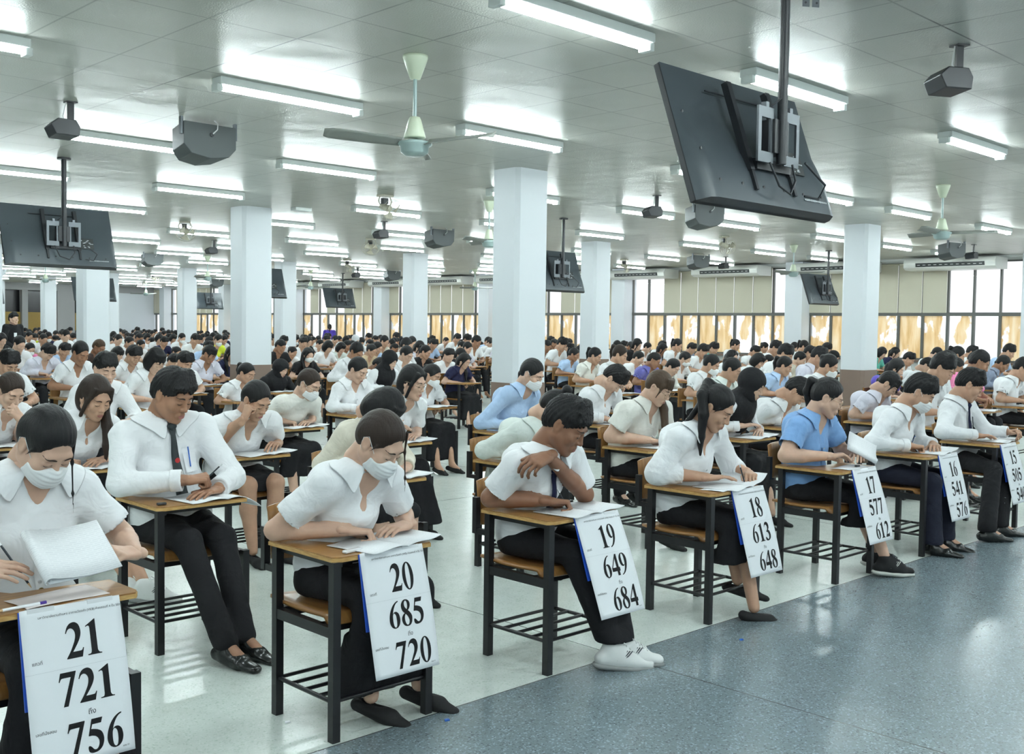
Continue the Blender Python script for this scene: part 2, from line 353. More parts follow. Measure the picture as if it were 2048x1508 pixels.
tvs = {(4.495, 2.78): 'large black flat television hung tilted from a pole nearest the camera, upper right',
       (4.465, 11.42): 'black flat television on a ceiling pole at the left edge, back turned to the camera',
       (12.245, 11.45): 'black television on a pole, half hidden behind the nearest white column',
       (20.545, 11.5): 'small black television on a pole in front of the window wall at right',
       (12.245, 20.3): 'black television showing past the right side of the left white column',
       (20.545, 29.2): 'small tilted black television in front of the windows, between two far white columns',
       (12.245, 29.1): 'dark television peeping out beside the broad white column at the far left',
       (20.945, 38.8): 'smallest black television far back near the white screen wall',
       (12.245, 38.): 'dark television far left in front of the black back windows'}
base = None
for (x, y), lab in tvs.items():
    if base is None: e = base = tv(); e.location = (x, y, CZ); KIDS[e.name] = list(e.children)
    else: e = clone(base, (x, y, CZ))
    tag(e, lab, 'television', 'televisions hung from the ceiling')
# ---- grey wedge speakers
def speaker():
    e = empty('ceiling_speaker', (0, 0, CZ)); w = .27
    o1 = [(-w, -.02), (w, -.02), (w, -.23), (w * .72, -.31), (.0, -.34), (-w * .72, -.31), (-w, -.23)]
    b = MB(); n = len(o1)
    A = [(x, -.14, z - .02) for x, z in o1]; B_ = [(x * .86, .17, z * 1.0 - .06) for x, z in o1]
    b.add(A + B_, [(i, n + i, n + (i + 1) % n, (i + 1) % n) for i in range(n)] + [tuple(range(n)), tuple(range(2 * n - 1, n - 1, -1))])
    b.build('cabinet', M_spk, e, bevel=.006)
    for s in (-1, 1): MB().bb((s * (w + .008) - .012, -.12, -.16), (s * (w + .008) + .012, -.08, 0)).build('bracket', M_stl, e)
    MB().tube([(.05, -.12, 0), (.06, -.17, -.03), (.05, -.18, -.09), (.02, -.15, -.13)], .006).build('cable', M_wire, e)
    MB().cyl((.01, -.145, -.14), (.01, -.152, -.14), .02, n=10).build('socket', M_blk, e)
    return e
def small_speaker():
    e = empty('black_speaker', (0, 0, CZ))
    o1 = [(-.13, -.0), (-.06, .07), (.11, .07), (.15, .0), (.14, -.1), (-.08, -.1)]
    b = MB(); n = len(o1)
    A = [(x, -.1, z - .27) for x, z in o1]; B_ = [(x * .9, .12, z - .29) for x, z in o1]
    b.add(A + B_, [(i, n + i, n + (i + 1) % n, (i + 1) % n) for i in range(n)] + [tuple(range(n)), tuple(range(2 * n - 1, n - 1, -1))])
    b.build('cabinet', M_blk, e, bevel=.008)
    MB().bb((.06, -.02, -.24), (.12, .0, 0)).bb((.04, -.06, -.012), (.14, .04, 0)).build('bracket', M_blk, e)
    MB().tube([(.05, -.01, 0), (.02, -.04, -.08), (.0, -.05, -.17), (.01, -.06, -.21)], .005).build('cable', M_wire, e)
    return e
def many(mk, places, cat, grp, scl=(1, 1, 1)):
    b0 = None
    for p, lab in places:
        x, y = p[:2]; rz = p[2] if len(p) > 2 else 0
        if b0 is None: e = b0 = mk(); e.location = (x, y, CZ); e.rotation_euler = (0, 0, rz); KIDS[e.name] = list(e.children)
        else: e = clone(b0, (x, y, CZ), rz)
        tag(e, lab, cat, grp); e.scale = scl
many(speaker, [((4.49, 8.45), 'large grey wedge speaker on the ceiling, upper left, white cable on its back'),
    ((12.1, 14.3), 'grey wedge speaker on the ceiling just left of the nearest white column'),
    ((12.0, 8.6, -.3), 'grey wedge speaker hanging under the big television'),
    ((19.9, 14.4, -.2), 'grey wedge speaker above the middle air conditioner of the window wall'),
    ((11.9, 25.), 'grey wedge speaker left of the left white column, lower of the ceiling'),
    ((19.8, 8.55, -.2), 'grey wedge speaker in front of the right-hand air conditioner'),
    ((20.2, 26.1), 'grey wedge speaker beside the far column left of the nearest white column'),
    ((4.6, 19.9), 'grey speaker behind the left television'), ((11.9, 36.), 'tiny grey speaker over the white screen wall'),
    ((20.2, 37.), 'tiny grey speaker above the smallest television')], 'speaker', 'grey speakers on the ceiling', (.9, .9, .9))
many(small_speaker, [((3.3, 8.5), 'small black speaker on a strap, upper left corner of the ceiling'), ((6.34, 2.80, -.5), 'small black speaker on a strap, upper right corner of the ceiling'),
    ((10.85, 8.6, -.3), 'small black speaker on a strap, right of the nearest white column'), ((10.7, 14.15), 'small black speaker on a strap between the two nearest white columns'),
    ((10.9, 20.2), 'small black speaker on a strap left of the left white column'), ((20.9, 14.4), 'small black speaker above the middle air conditioner'),
    ((20.7, 8.55), 'small black speaker beside the grey one at the right air conditioner'), ((18.9, 26.2), 'small black speaker near the far green fan'),
    ((18.9, 37.), 'tiny black speaker near the smallest television'), ((10.9, 36.5), 'tiny black speaker over the white screen wall')], 'speaker', 'small black speakers on the ceiling', (.82, .82, .74))
# ---- ceiling fans
def fan():
    e = empty('ceiling_fan', (0, 0, CZ))
    MB().lathe([(.0, 0), (.085, 0), (.085, -.02), (.07, -.07), (.035, -.18), (.0, -.185)]).build('canopy', M_fan, e)
    MB().cyl((0, 0, -.17), (0, 0, -.52), .013).build('rod', M_fanb, e)
    MB().lathe([(.0, -.47), (.035, -.475), (.045, -.5), (.075, -.63), (.07, -.64), (.0, -.64)]).build('lower_canopy', M_fan, e)
    MB().lathe([(0, -.65), (.06, -.655), (.115, -.672), (.118, -.69), (.098, -.705), (.093, -.75), (.06, -.775), (.0, -.78)], n=28).build('motor', M_fanb, e)
    for i in range(3):
        a = 2 * PI * i / 3 + .785; d = V(math.cos(a), math.sin(a), 0); t = V(-math.sin(a), math.cos(a), 0)
        def f(u, v): 
            w = .034 + .026 * math.sin(min(1, u * 1.15) * PI * .62); 
            if u > .9: w *= math.sqrt(max(.05, 1 - ((u - .9) / .1) ** 2))
            return d * (.1 + .54 * u) + t * (v - .5) * 2 * w + V(0, 0, -.675 + (v - .5) * .05 + .01 * u)
        MB().grid(f, 12, 4).build('blade', M_blade, e, solid=.006)
    return e
many(fan, [((4.33, 5.37), 'pale green three-blade ceiling fan near the top centre of the ceiling'), ((12.26, 5.42, .3), 'three-blade ceiling fan with open rod at the upper right'),
    ((9.95, 10.7, .5), 'ceiling fan half hidden behind the nearest white column'), ((18.9, 11.35, .2), 'ceiling fan left of the right-hand white column'),
    ((13.4, 25., .8), 'green ceiling fan between the left white column and the far one'), ((11.5, 30.8, .2), 'green ceiling fan under the left television'),
    ((18.5, 28., .5), 'far green ceiling fan beside the small tilted television'), ((21.3, 23.5, .9), 'far ceiling fan in front of the windows left of the nearest column'),
    ((19.5, 41.5), 'tiny ceiling fan at the corner of the white screen wall')], 'ceiling fan', 'three-blade ceiling fans', (.95, .95, .82))
def orbit_fan():
    e = empty('orbit_fan', (0, 0, CZ))
    MB().bb((-.09, -.07, -.03), (.09, .07, 0)).build('base_plate', M_cream, e, bevel=.006)
    b = MB()
    for s in (-1, 1): b.tube([(s * .08, 0, -.02), (s * .11, 0, -.1), (s * .06, 0, -.2)], .008)
    b.build('yoke', M_cream, e)
    MB().cyl((0, .06, -.16), (.02, -.07, -.22), .055, .05).build('motor', M_cream, e)
    MB().bb((-.05, -.03, -.14), (.03, .03, -.05)).build('gear_box', M_blk, e)
    c = V(.03, -.11, -.25); n = nrm((.35, -.9, -.45)); u, w, _ = basis(n); b = MB()
    for i in range(3):
        a = i * 2 * PI / 3 + .4
        b.grid(lambda p, q, a=a: c + (.03 + .11 * p) * (math.cos(a + (q - .5) * 1.25 * (.6 + .4 * p)) * u + math.sin(a + (q - .5) * 1.25 * (.6 + .4 * p)) * w) + n * (q - .5) * .05, 5, 5)
    b.build('propeller', M_cream, e, solid=.004)
    b = MB()
    for r, o in ((.17, 0), (.12, .05), (.17, -.05)):
        b.tube([c + n * o + r * (math.cos(t) * u + math.sin(t) * w) for t in np.linspace(0, 2 * PI, 21)], .0025, 4)
    for i in range(10):
        a = i * PI / 5; b.tube([c + n * (-.05), c + n * (-.05) + .17 * (math.cos(a) * u + math.sin(a) * w), c + n * .05 + .12 * (math.cos(a) * u + math.sin(a) * w)], .0016, 3)
    b.build('wire_cage', M_cream, e); return e
many(orbit_fan, [((8.62, 11.3), 'cream orbit fan on the ceiling between the two nearest white columns'), ((8.64, 16.9, -.5), 'cream orbit fan on the ceiling left of the left white column'),
    ((12.7, 17.1, -.9), 'cream orbit fan under the black speaker between the two nearest columns'), ((16.4, 23.1, .3), 'cream orbit fan beyond the left white column'),
    ((16.4, 11.3, .9), 'cream orbit fan above the middle air conditioner'), ((20.4, 17.0, .2), 'cream orbit fan right of the middle distance white column'),
    ((17.2, 36., .4), 'tiny orbit fan over the white screen wall'), ((9.1, 27., .4), 'small orbit fan beside the column at the far left')], 'fan', 'orbit fans on the ceiling', (1, 1, .85))
# ---- air conditioners
def aircon():
    e = empty('air_conditioner', (0, 0, CZ)); L2 = 1.02
    MB().prism([(0, 0), (-.62, 0), (-.68, -.1), (-.66, -.2), (-.56, -.25), (0, -.25)], -L2, L2, lambda x, y, z: (x, z, y - .06)).build('casing', M_acw, e, bevel=.012)
    MB().prism([(-.685, -.1), (-.672, -.185), (-.64, -.185), (-.64, -.1)], -L2 * .78, L2 * .72, lambda x, y, z: (x, z, y - .06)).build('vent', M_vent, e)
    b = MB()
    for i in range(12): y = -L2 * .7 + i * .125; b.box((-.683, y, -.205), (.012, .06, .01))
    b.build('louvre', M_acw, e); return e
acs = [(24.0 - .08, 10.1), (23.9, 13.0), (23.9, 16.0), (23.9, 18.95), (23.9, 21.7), (23.9, 24.65), (23.9, 27.3), (23.9, 30.4), (23.9, 33.6), (23.9, 36.1), (23.9, 38.8), (23.9, 7.2)]
acl = ['white ceiling air conditioner at the far right over the open windows', 'white air conditioner behind the right-hand column and the small television', 'white air conditioner under the orbit fan, middle of the window wall', 'white air conditioner over the two uncovered panes, middle of the window wall']
b0 = None
for i, (x, y) in enumerate(acs):
    lab = acl[i] if i < 4 else 'white air conditioner on the window wall, %s from the near end' % ORD[i + 1]
    if i == 11: lab = 'white air conditioner nearest the front end of the window wall'
    if b0 is None: e = b0 = aircon(); e.location = (23.88, y, CZ); KIDS[e.name] = list(e.children)
    else: e = clone(b0, (23.88, y, CZ))
    tag(e, lab, 'air conditioner', 'air conditioners along the window wall')
tag(MB().bb((-.14, -.07, -.05), (.14, .07, 0)).build('ceiling_junction_box', M_enam, None, (8.75, 13.5, CZ), bevel=.01), 'small white box on the ceiling beside the left white column', 'junction box')
e = empty('metal_bracket', (*on_z((1622, -2), 3.27)[:2], CZ), -.6, 'perforated metal bracket on the ceiling beside the big television pole', 'bracket')
MB().bb((-.045, -.003, -.07), (-.008, .003, 0)).bb((.008, -.003, -.07), (.045, .003, 0)).bb((-.045, -.02, -.004), (.045, .02, 0)).build('angle', M_stl, e)
b = MB()
for x in (-.03, .03):
    for z in (-.02, -.05): b.cyl((x, -.005, z), (x, .005, z), .006, n=8)
b.build('hole', M_blk, e)
# ================================================================ lecture chairs
def wood(name, c0, c1, sc=14, stretch=(1, .08, 1), rough=.38):
    m, t, b = nt(name); noise_col(m, t, b, sc, c0, c1, .3, .7, stretch); b.inputs['Roughness'].default_value = rough; return m
M_desk = wood('desk_plywood', (.26, .125, .035), (.40, .205, .065), 9, (1, 9, 1), .32)
M_edge = wood('plywood_edge', (.42, .23, .07), (.60, .38, .14), 30, (1, 1, 6), .5)
M_seat = wood('seat_plywood', (.23, .105, .03), (.35, .17, .05), 8, (8, 1, 1), .3)
M_leg = mat('black_steel', (.010, .010, .012), .38, .1)
TAB = [(-.02, .43), (.085, .43), (.10, .31), (.15, .225), (.46, .205), (.465, .01), (.45, -.015), (.02, -.02), (-.015, .0)]
# chair origin = foot of the front leg on the desk side (front of the chair is -Y)
def chair():
    e = empty('lecture_chair', (0, 0, 0)); w = .45
    tp = MB().prism(TAB, .684, .704).build('tablet_top', [M_desk], e, bevel=.004)
    MB().prism([(x * 1.0 + (.002 if x > .2 else -.002), y + (.002 if y > .2 else -.002)) for x, y in TAB], .6845, .699).build('tablet_edge', M_edge, e)
    def seat(u, v):
        y = .055 + .415 * v; z = .455 + .014 * (2 * v - 1.1) ** 2 * (1 if v > .5 else .6) - (.035 * (1 - v / .1) ** 2 if v < .1 else 0)
        return (.012 + .426 * u, y, z - .008 * math.sin(PI * u))
    MB().grid(seat, 8, 14).build('seat', M_seat, e, solid=.014)
    def back(u, v): return (.03 + .39 * u, .49 + .02 * math.sin(PI * u) + .03 * v, .60 + .235 * v - .012 * (2 * u - 1) ** 4 * (1 if v > .5 else -1))
    MB().grid(back, 10, 5).build('backrest', M_seat, e, solid=.013)
    s = .017
    def leg(a, b_): MB().box((np.array(a) + b_) / 2, (2 * s, 2 * s, abs(b_[2] - a[2])), None).build('leg', M_leg, e)
    leg(V(0, 0, 0), V(0, 0, .685)); leg(V(0, .395, 0), V(0, .395, .685)); leg(V(w, 0, 0), V(w, 0, .44)); leg(V(w, .395, 0), V(w, .395, .60))
    b = MB()
    for x in (0, w):
        b.box((x, .2, .415), (.03, .4, .04)); b.bb((x - .012, .385, .575), (x + .012, .50, .60)); b.bb((x - .014, .475, .575), (x + .014, .503, .75))
    b.box((w / 2, .09, .415), (w, .03, .04)); b.box((w / 2, .395, .415), (w, .03, .04)); b.box((0.02, .2, .672), (.03, .4, .022)); b.box((.23, .05, .672), (.44, .03, .022))
    b.build('seat_frame', M_leg, e)
    for x in (0, w): MB().cyl((x, 0, .15), (x, .395, .15), .009, n=6).build('rack_rail', M_leg, e)
    for i in range(5): MB().cyl((0, .005 + .095 * i, .152), (w, .005 + .095 * i, .152), .008, n=6).build('rack_bar', M_leg, e)
    KIDS[e.name] = list(e.children); return e
def chair_far():
    e = chair(); ks = list(e.children); b = MB(); mats = []
    bm = {}
    for k in ks:
        pass
    return e
CH0 = None
def place_chair(x, y, lab, rz=0., grp='lecture chairs standing in rows'):
    global CH0
    if CH0 is None: CH0 = e = chair(); e.location = (x, y, 0); e.rotation_euler = (0, 0, rz)
    else: e = clone(CH0, (x, y, 0), rz)
    return tag(e, lab, 'chair', grp)
# one-mesh chair for the rows too far away to show parts
def far_chair_mesh():
    b = MB(); w = .45; s = .017
    i0 = [0]
    def seg(fn, mi):
        n = len(b.f); fn(); i0.append((n, len(b.f), mi))
    seg(lambda: b.prism(TAB, .684, .704), 0)
    seg(lambda: b.bb((.012, .02, .44), (.44, .47, .458)), 1)
    seg(lambda: b.bb((.03, .50, .60), (.42, .52, .835)), 1)
    def fr():
        for x, y, h in ((0, 0, .685), (0, .395, .7), (w, 0, .44), (w, .395, .7)): b.bb((x - s, y - s, 0), (x + s, y + s, h))
        b.bb((0, .075, .395), (w, .105, .435)); b.bb((0, .38, .395), (w, .41, .435)); b.bb((-.015, 0, .395), (.015, .4, .435)); b.bb((w - .015, 0, .395), (w + .015, .4, .435))
        for i in range(5): b.cyl((0, .005 + .095 * i, .152), (w, .005 + .095 * i, .152), .008, n=4)
    seg(fr, 2)
    me = b.mesh('lecture_chair_far')
    for m in (M_desk, M_seat, M_leg): me.materials.append(m)
    for q in i0[1:]:
        for p in range(q[0], q[1]): me.polygons[p].material_index = q[2]
    return me
FAR_ME = None
def place_far_chair(x, y, lab):
    global FAR_ME
    if FAR_ME is None: FAR_ME = far_chair_mesh()
    o = bpy.data.objects.new('lecture_chair', FAR_ME); C.objects.link(o); o.location = (x, y, 0)
    return tag(o, lab, 'chair', 'lecture chairs standing in rows')
# ================================================================ paper things
M_paper = mat('white_paper', (.84, .86, .89), .6); M_ink = mat('black_ink', (.012, .012, .015), .6); M_blue = mat('blue_folder', (.02, .09, .55), .35); M_pink = mat('pink_form', (.80, .72, .70), .6); M_line = mat('thin_grey_line', (.45, .46, .5), .7)
M_pagetxt, _t, _b = nt('printed_page')
def _page():
    t, b = _t, _b; N = t.nodes.new; L = t.links.new
    tc = N('ShaderNodeTexCoord'); br = N('ShaderNodeTexBrick'); br.offset = .37
    br.inputs['Scale'].default_value = 1; br.inputs['Brick Width'].default_value = .031; br.inputs['Row Height'].default_value = .0075; br.inputs['Mortar Size'].default_value = .0027
    br.inputs['Color1'].default_value = (.70, .71, .74, 1); br.inputs['Color2'].default_value = (.77, .78, .80, 1); br.inputs['Mortar'].default_value = (.82, .83, .85, 1)
    L(tc.outputs['Object'], br.inputs['Vector']); L(br.outputs[0], b.inputs['Base Color']); b.inputs['Roughness'].default_value = .6
_page()
# numerals drawn as bold serif outlines (cap height 676)
def cr(pts, n=5):
    out = []; m = len(pts)
    for i in range(m):
        p0, p1, p2, p3 = [np.array(pts[(i + k) % m][:2], float) for k in (-1, 0, 1, 2)]
        a1 = len(pts[i]) > 2; a2 = len(pts[(i + 1) % m]) > 2
        if a1: p0 = p1
        if a2: p3 = p2
        if a1 and a2: out.append(p1); continue
        for q in range(n):
            t = q / n; out.append(.5 * ((2 * p1) + (-p0 + p2) * t + (2 * p0 - 5 * p1 + 4 * p2 - p3) * t * t + (-p0 + 3 * p1 - 3 * p2 + p3) * t ** 3))
    return out
def ell2(cx, cy, rx, ry, n=28): return [(cx + rx * math.cos(t), cy + ry * math.sin(t)) for t in np.linspace(0, 2 * PI, n, endpoint=False)]
S_ = 1
_six = [(455, 660, 1), (458, 688, 1), (380, 672), (260, 610), (150, 500), (75, 370), (38, 240), (45, 130), (100, 40), (180, -5), (250, -13), (340, 5), (420, 70), (462, 170), (460, 260), (430, 350), (365, 405), (290, 418), (235, 400), (200, 375, 1), (235, 460), (300, 560), (375, 630)]
_sixi = [(255, 378), (305, 330), (325, 240), (325, 140), (305, 50), (255, 14), (205, 50), (182, 140), (180, 240), (190, 320), (215, 365)]
rot = lambda L_: [tuple([500 - p[0], 675 - p[1]] + list(p[2:])) for p in L_]
GL = {
 '0': [ell2(250, 331, 226, 348, 36), ell2(250, 331, 92, 318, 30)],
 '1': [cr([(70, 0, S_), (440, 0, S_), (440, 20, S_), (375, 32), (338, 80, S_), (336, 688, S_), (316, 688, S_), (64, 572, S_), (72, 553, S_), (120, 570), (160, 560), (172, 520, S_), (172, 90, S_), (150, 35), (70, 20, S_)])],
 '2': [cr([(18, 0, S_), (425, 0, S_), (478, 172, S_), (455, 178, S_), (432, 140), (390, 124), (190, 122, S_), (300, 240), (385, 350), (428, 450), (425, 545), (385, 635), (310, 682), (235, 688), (150, 665), (78, 600), (28, 495, S_), (50, 486, S_), (95, 550), (160, 578), (225, 560), (270, 505), (280, 430), (255, 340), (190, 230), (110, 120), (18, 18, S_)])],
 '3': [cr([(16, 95), (30, 30), (95, -8), (190, -13), (300, 12), (390, 70), (438, 160), (435, 260), (395, 335), (320, 385, S_), (390, 450), (412, 540), (380, 630), (310, 678), (230, 688), (140, 665), (75, 600), (32, 515, S_), (52, 505, S_), (95, 562), (150, 588), (215, 575), (262, 520), (265, 450), (225, 385), (140, 340, S_), (140, 320, S_), (230, 300), (290, 235), (300, 150), (270, 75), (215, 42), (160, 55), (110, 105), (60, 135), (25, 125)])],
 '4': [[(288, 0), (424, 0), (424, 140), (480, 140), (480, 262), (424, 262), (424, 688), (338, 688), (20, 250), (20, 140), (288, 140)], [(288, 262), (288, 545), (82, 262)]],
 '5': [cr([(22, 90), (40, 25), (100, -8), (190, -13), (300, 10), (395, 80), (445, 190), (440, 300), (390, 390), (300, 440), (190, 468), (130, 475, S_), (165, 565, S_), (400, 565, S_), (445, 676, S_), (155, 676, S_), (50, 345, S_), (70, 338, S_), (150, 335), (245, 305), (308, 240), (318, 160), (285, 85), (225, 48), (165, 62), (110, 115), (60, 140), (28, 128)])],
 '6': [cr(_six), cr(_sixi)],
 '7': [cr([(90, -13, S_), (215, -13, S_), (478, 655, S_), (478, 676, S_), (75, 676, S_), (20, 500, S_), (42, 492, S_), (80, 550), (130, 566), (335, 566, S_)])],
 '8': [cr([(250, 688), (345, 670), (415, 610), (425, 525), (385, 445), (320, 395, S_), (400, 330), (455, 250), (460, 165), (420, 60), (340, 0), (245, -13), (150, 2), (75, 55), (38, 140), (48, 230), (100, 295), (170, 335, S_), (95, 400), (60, 485), (70, 575), (130, 650), (190, 680)]),
       cr([(255, 655), (300, 620), (315, 550), (305, 480), (275, 425, S_), (215, 480), (190, 545), (200, 615)]), cr([(205, 310, S_), (165, 245), (158, 160), (180, 75), (230, 25), (285, 30), (325, 75), (335, 140), (300, 220), (250, 275)])],
 '9': [cr(rot(_six)), cr(rot(_sixi))]}
def numeral(txt, name, parent, x0, z0, w, h, y, shear=0.):
    cu = bpy.data.curves.new(name, 'CURVE'); cu.dimensions = '2D'; cu.fill_mode = 'BOTH'; cu.extrude = .0004
    n = len(txt); adv = w / n; sx = adv / 500.; sz = h / 676.
    for i, ch in enumerate(txt):
        for con in GL[ch]:
            sp = cu.splines.new('POLY'); sp.points.add(len(con) - 1); sp.use_cyclic_u = True
            for q, p in enumerate(con): sp.points[q].co = (x0 + i * adv + p[0] * sx, z0 + p[1] * sz, 0, 1)
    cu.materials.append(M_ink)
    o = bpy.data.objects.new(name, cu); C.objects.link(o); o.parent = parent; o.location = (0, y, 0); o.rotation_euler = (PI / 2, 0, 0)
    dg = bpy.context.evaluated_depsgraph_get(); dg.update()
    me = bpy.data.meshes.new_from_object(o.evaluated_get(dg)); o2 = bpy.data.objects.new(name, me); C.objects.link(o2); o2.parent = parent
    o2.location = o.location; o2.rotation_euler = o.rotation_euler; bpy.data.objects.remove(o); return o2
def thai(txt, name, parent, x, z, size, y, align='CENTER', m=None):
    cu = bpy.data.curves.new(name, 'FONT'); cu.body = txt; cu.size = size; cu.align_x = align; cu.materials.append(m or M_ink)
    o = bpy.data.objects.new(name, cu); C.objects.link(o); o.parent = parent; o.location = (x, y, z); o.rotation_euler = (PI / 2, 0, 0); return o
def sign(x, y, n, a, b_, lab, rz=0., tilt=-.17):
    W_, H_ = .305, .475
    e = empty('row_number_sign', (x, y, .7065), rz); e.rotation_euler = (tilt, 0, rz); tag(e, lab, 'sign', 'paper row signs hung from the front desks')
    def sh(u, v):  # hangs from the desk edge, slightly curled
        return ((u - .5) * W_, -.004 - .018 * math.sin(v * PI * .9) * (.4 + .6 * u) - .02 * v * v, -H_ * v)
    bend = lambda zz, xx: -.004 - .018 * math.sin(-zz / H_ * PI * .9) * (.4 + .6 * (xx / W_ + .5)) - .02 * (zz / H_) ** 2
    o = MB().grid(sh, 10, 22).build('paper_sheet', M_paper, e, solid=.0008)
    MB().bb((-W_ / 2 - .003, -.004, -H_ * .62), (-W_ / 2 + .1, .002, -.004)).build('blue_backing', M_blue, e)
    parts = [numeral(str(n), 'row_number', e, -.03, -.165, .115, .105, 0), numeral(a, 'first_seat_number', e, -.062, -.30, .172, .098, 0), numeral(b_, 'last_seat_number', e, -.05, -.452, .172, .098, 0),
             thai('แถวที่', 'caption', e, -.115, -.165, .014, 0), thai('ถึง', 'caption', e, .03, -.338, .022, 0), thai('เลขที่นั่งสอบ', 'caption', e, -.108, -.368, .0125, 0),
             thai('มหาวิทยาลัยรามคำแหง อาคารเวียงคำ (VKB) ห้องสอบที่ 4 ชั้น 501', 'heading', e, .025, -.032, .0098, 0), thai('ฝ.พ. 01', 'caption', e, .125, -.458, .007, 0)]
    ln = MB().bb((-W_ / 2, 0, -.1905), (W_ / 2, .0004, -.19)).build('rule', M_line, e)
    dg = bpy.context.evaluated_depsgraph_get(); dg.update()
    for p in parts + [ln]:   # lay the print on the curled sheet
        if p.type == 'FONT':
            me = bpy.data.meshes.new_from_object(p.evaluated_get(dg)); q = bpy.data.objects.new(p.name, me); C.objects.link(q); q.parent = e; q.location = p.location; q.rotation_euler = p.rotation_euler
            nm = p.name; bpy.data.objects.remove(p); q.name = nm; p = q
        me = p.data; fl = p.rotation_euler.x > 1; l = p.location.copy()
        co = [(v.co.x + l.x, v.co.y + l.z) if fl else (v.co.x, v.co.z) for v in me.vertices]
        for v, (px, pz) in zip(me.vertices, co): v.co = (px, bend(pz, px) - .0012, pz)
        p.location = (0, 0, 0); p.rotation_euler = (0, 0, 0)
    for s in (-1, 1): MB().bb((s * .09 - .04, -.006, -.012), (s * .09 + .04, .02, .0015)).build('clear_tape', M_tape, e)
    return e
M_tape = mat('clear_tape', (.75, .76, .78), .12, spec=.7)
def booklet(x, y, z, rz, lab, w=.21, h=.29, curl=.0, page=None, roll=False, pitch=0.):
    # open exam booklet: two leaves meeting at a spine (local X across, Y along the spine)
    e = empty('exam_booklet', (x, y, z), rz, lab, 'booklet', 'exam booklets on the desks'); e.rotation_euler = (pitch, 0, rz)
    for s, nm in ((-1, 'page'), (1, 'page')):
        def f(u, v, s=s):
            hh = .004 + .012 * math.sin(min(1, u * 1.3) * PI) ** 1 * (1 - u) + (curl * u ** 3 if s > 0 else 0)
            return (s * u * w, (v - .5) * h, hh)
        MB().grid(f, 12, 2).build(nm, M_pagetxt, e, solid=.003)
    return e
def folded_booklet(x, y, z, rz, lab, w=.2, h=.21, pitch=.6, roll=0.):
    e = empty('exam_booklet', (x, y, z), rz, lab, 'booklet', 'exam booklets on the desks'); e.rotation_euler = (pitch, roll, rz)
    def top(u, v):   # rolled spine at the left, leaves sweeping to the right
        if u < .25: a = PI * (1.35 - 1.1 * u / .25); return (-w * .42 + .016 * math.cos(a), (v - .5) * h, .016 + .016 * math.sin(a))
        t = (u - .25) / .75; return (-w * .42 + .016 * math.cos(.25 * PI) + w * t, (v - .5) * h, .0275 * (1 - t) ** 2 + .03 * t * t)
    MB().grid(top, 30, 3).build('page', M_pagetxt, e, solid=.003)
    MB().grid(lambda u, v: (-w * .42 + w * u * .97, (v - .5) * h * .985, .001 + .021 * u * u), 12, 3).build('back_page', M_paper, e, solid=.003)
    return e
def sheet(x, y, z, rz, lab, w=.21, h=.297, m=None, grp='loose papers on the desks'):
    o = MB().grid(lambda u, v: ((u - .5) * w, (v - .5) * h, .0015 + .002 * math.sin(u * 5 + v * 4)), 6, 6).build('paper_sheet', m or M_paper, None, (x, y, z), solid=.0006)
    o.rotation_euler = (0, 0, rz); return tag(o, lab, 'paper', grp)
M_penb = mat('dark_pencil', (.015, .02, .03), .3); M_penw = mat('pencil_ferrule', (.75, .77, .78), .3, .3); M_wd = mat('pencil_wood', (.6, .4, .22), .5); M_penblue = mat('blue_pen', (.02, .12, .5), .25); M_cyan = mat('light_blue_pen', (.05, .38, .75), .3); M_viol = mat('violet_pen_cap', (.07, .03, .3), .3)
def pencil(tip, end, lab, m=None, cap=None, r=.0038):
    tip = np.array(tip, float); end = np.array(end, float); d = nrm(end - tip); L_ = np.linalg.norm(end - tip)
    e = empty('pencil', tip.tolist(), 0, lab, 'pencil', None)
    MB().cyl(d * .018, d * (L_ - .02), r, n=8).build('shaft', m or M_penb, e)
    MB().cyl(d * .0, d * .018, .0008, r, n=8).build('point', M_wd, e)
    MB().cyl(d * (L_ - .02), d * L_, r * 1.05, n=8).build('end_cap', cap or M_penw, e)
    return e
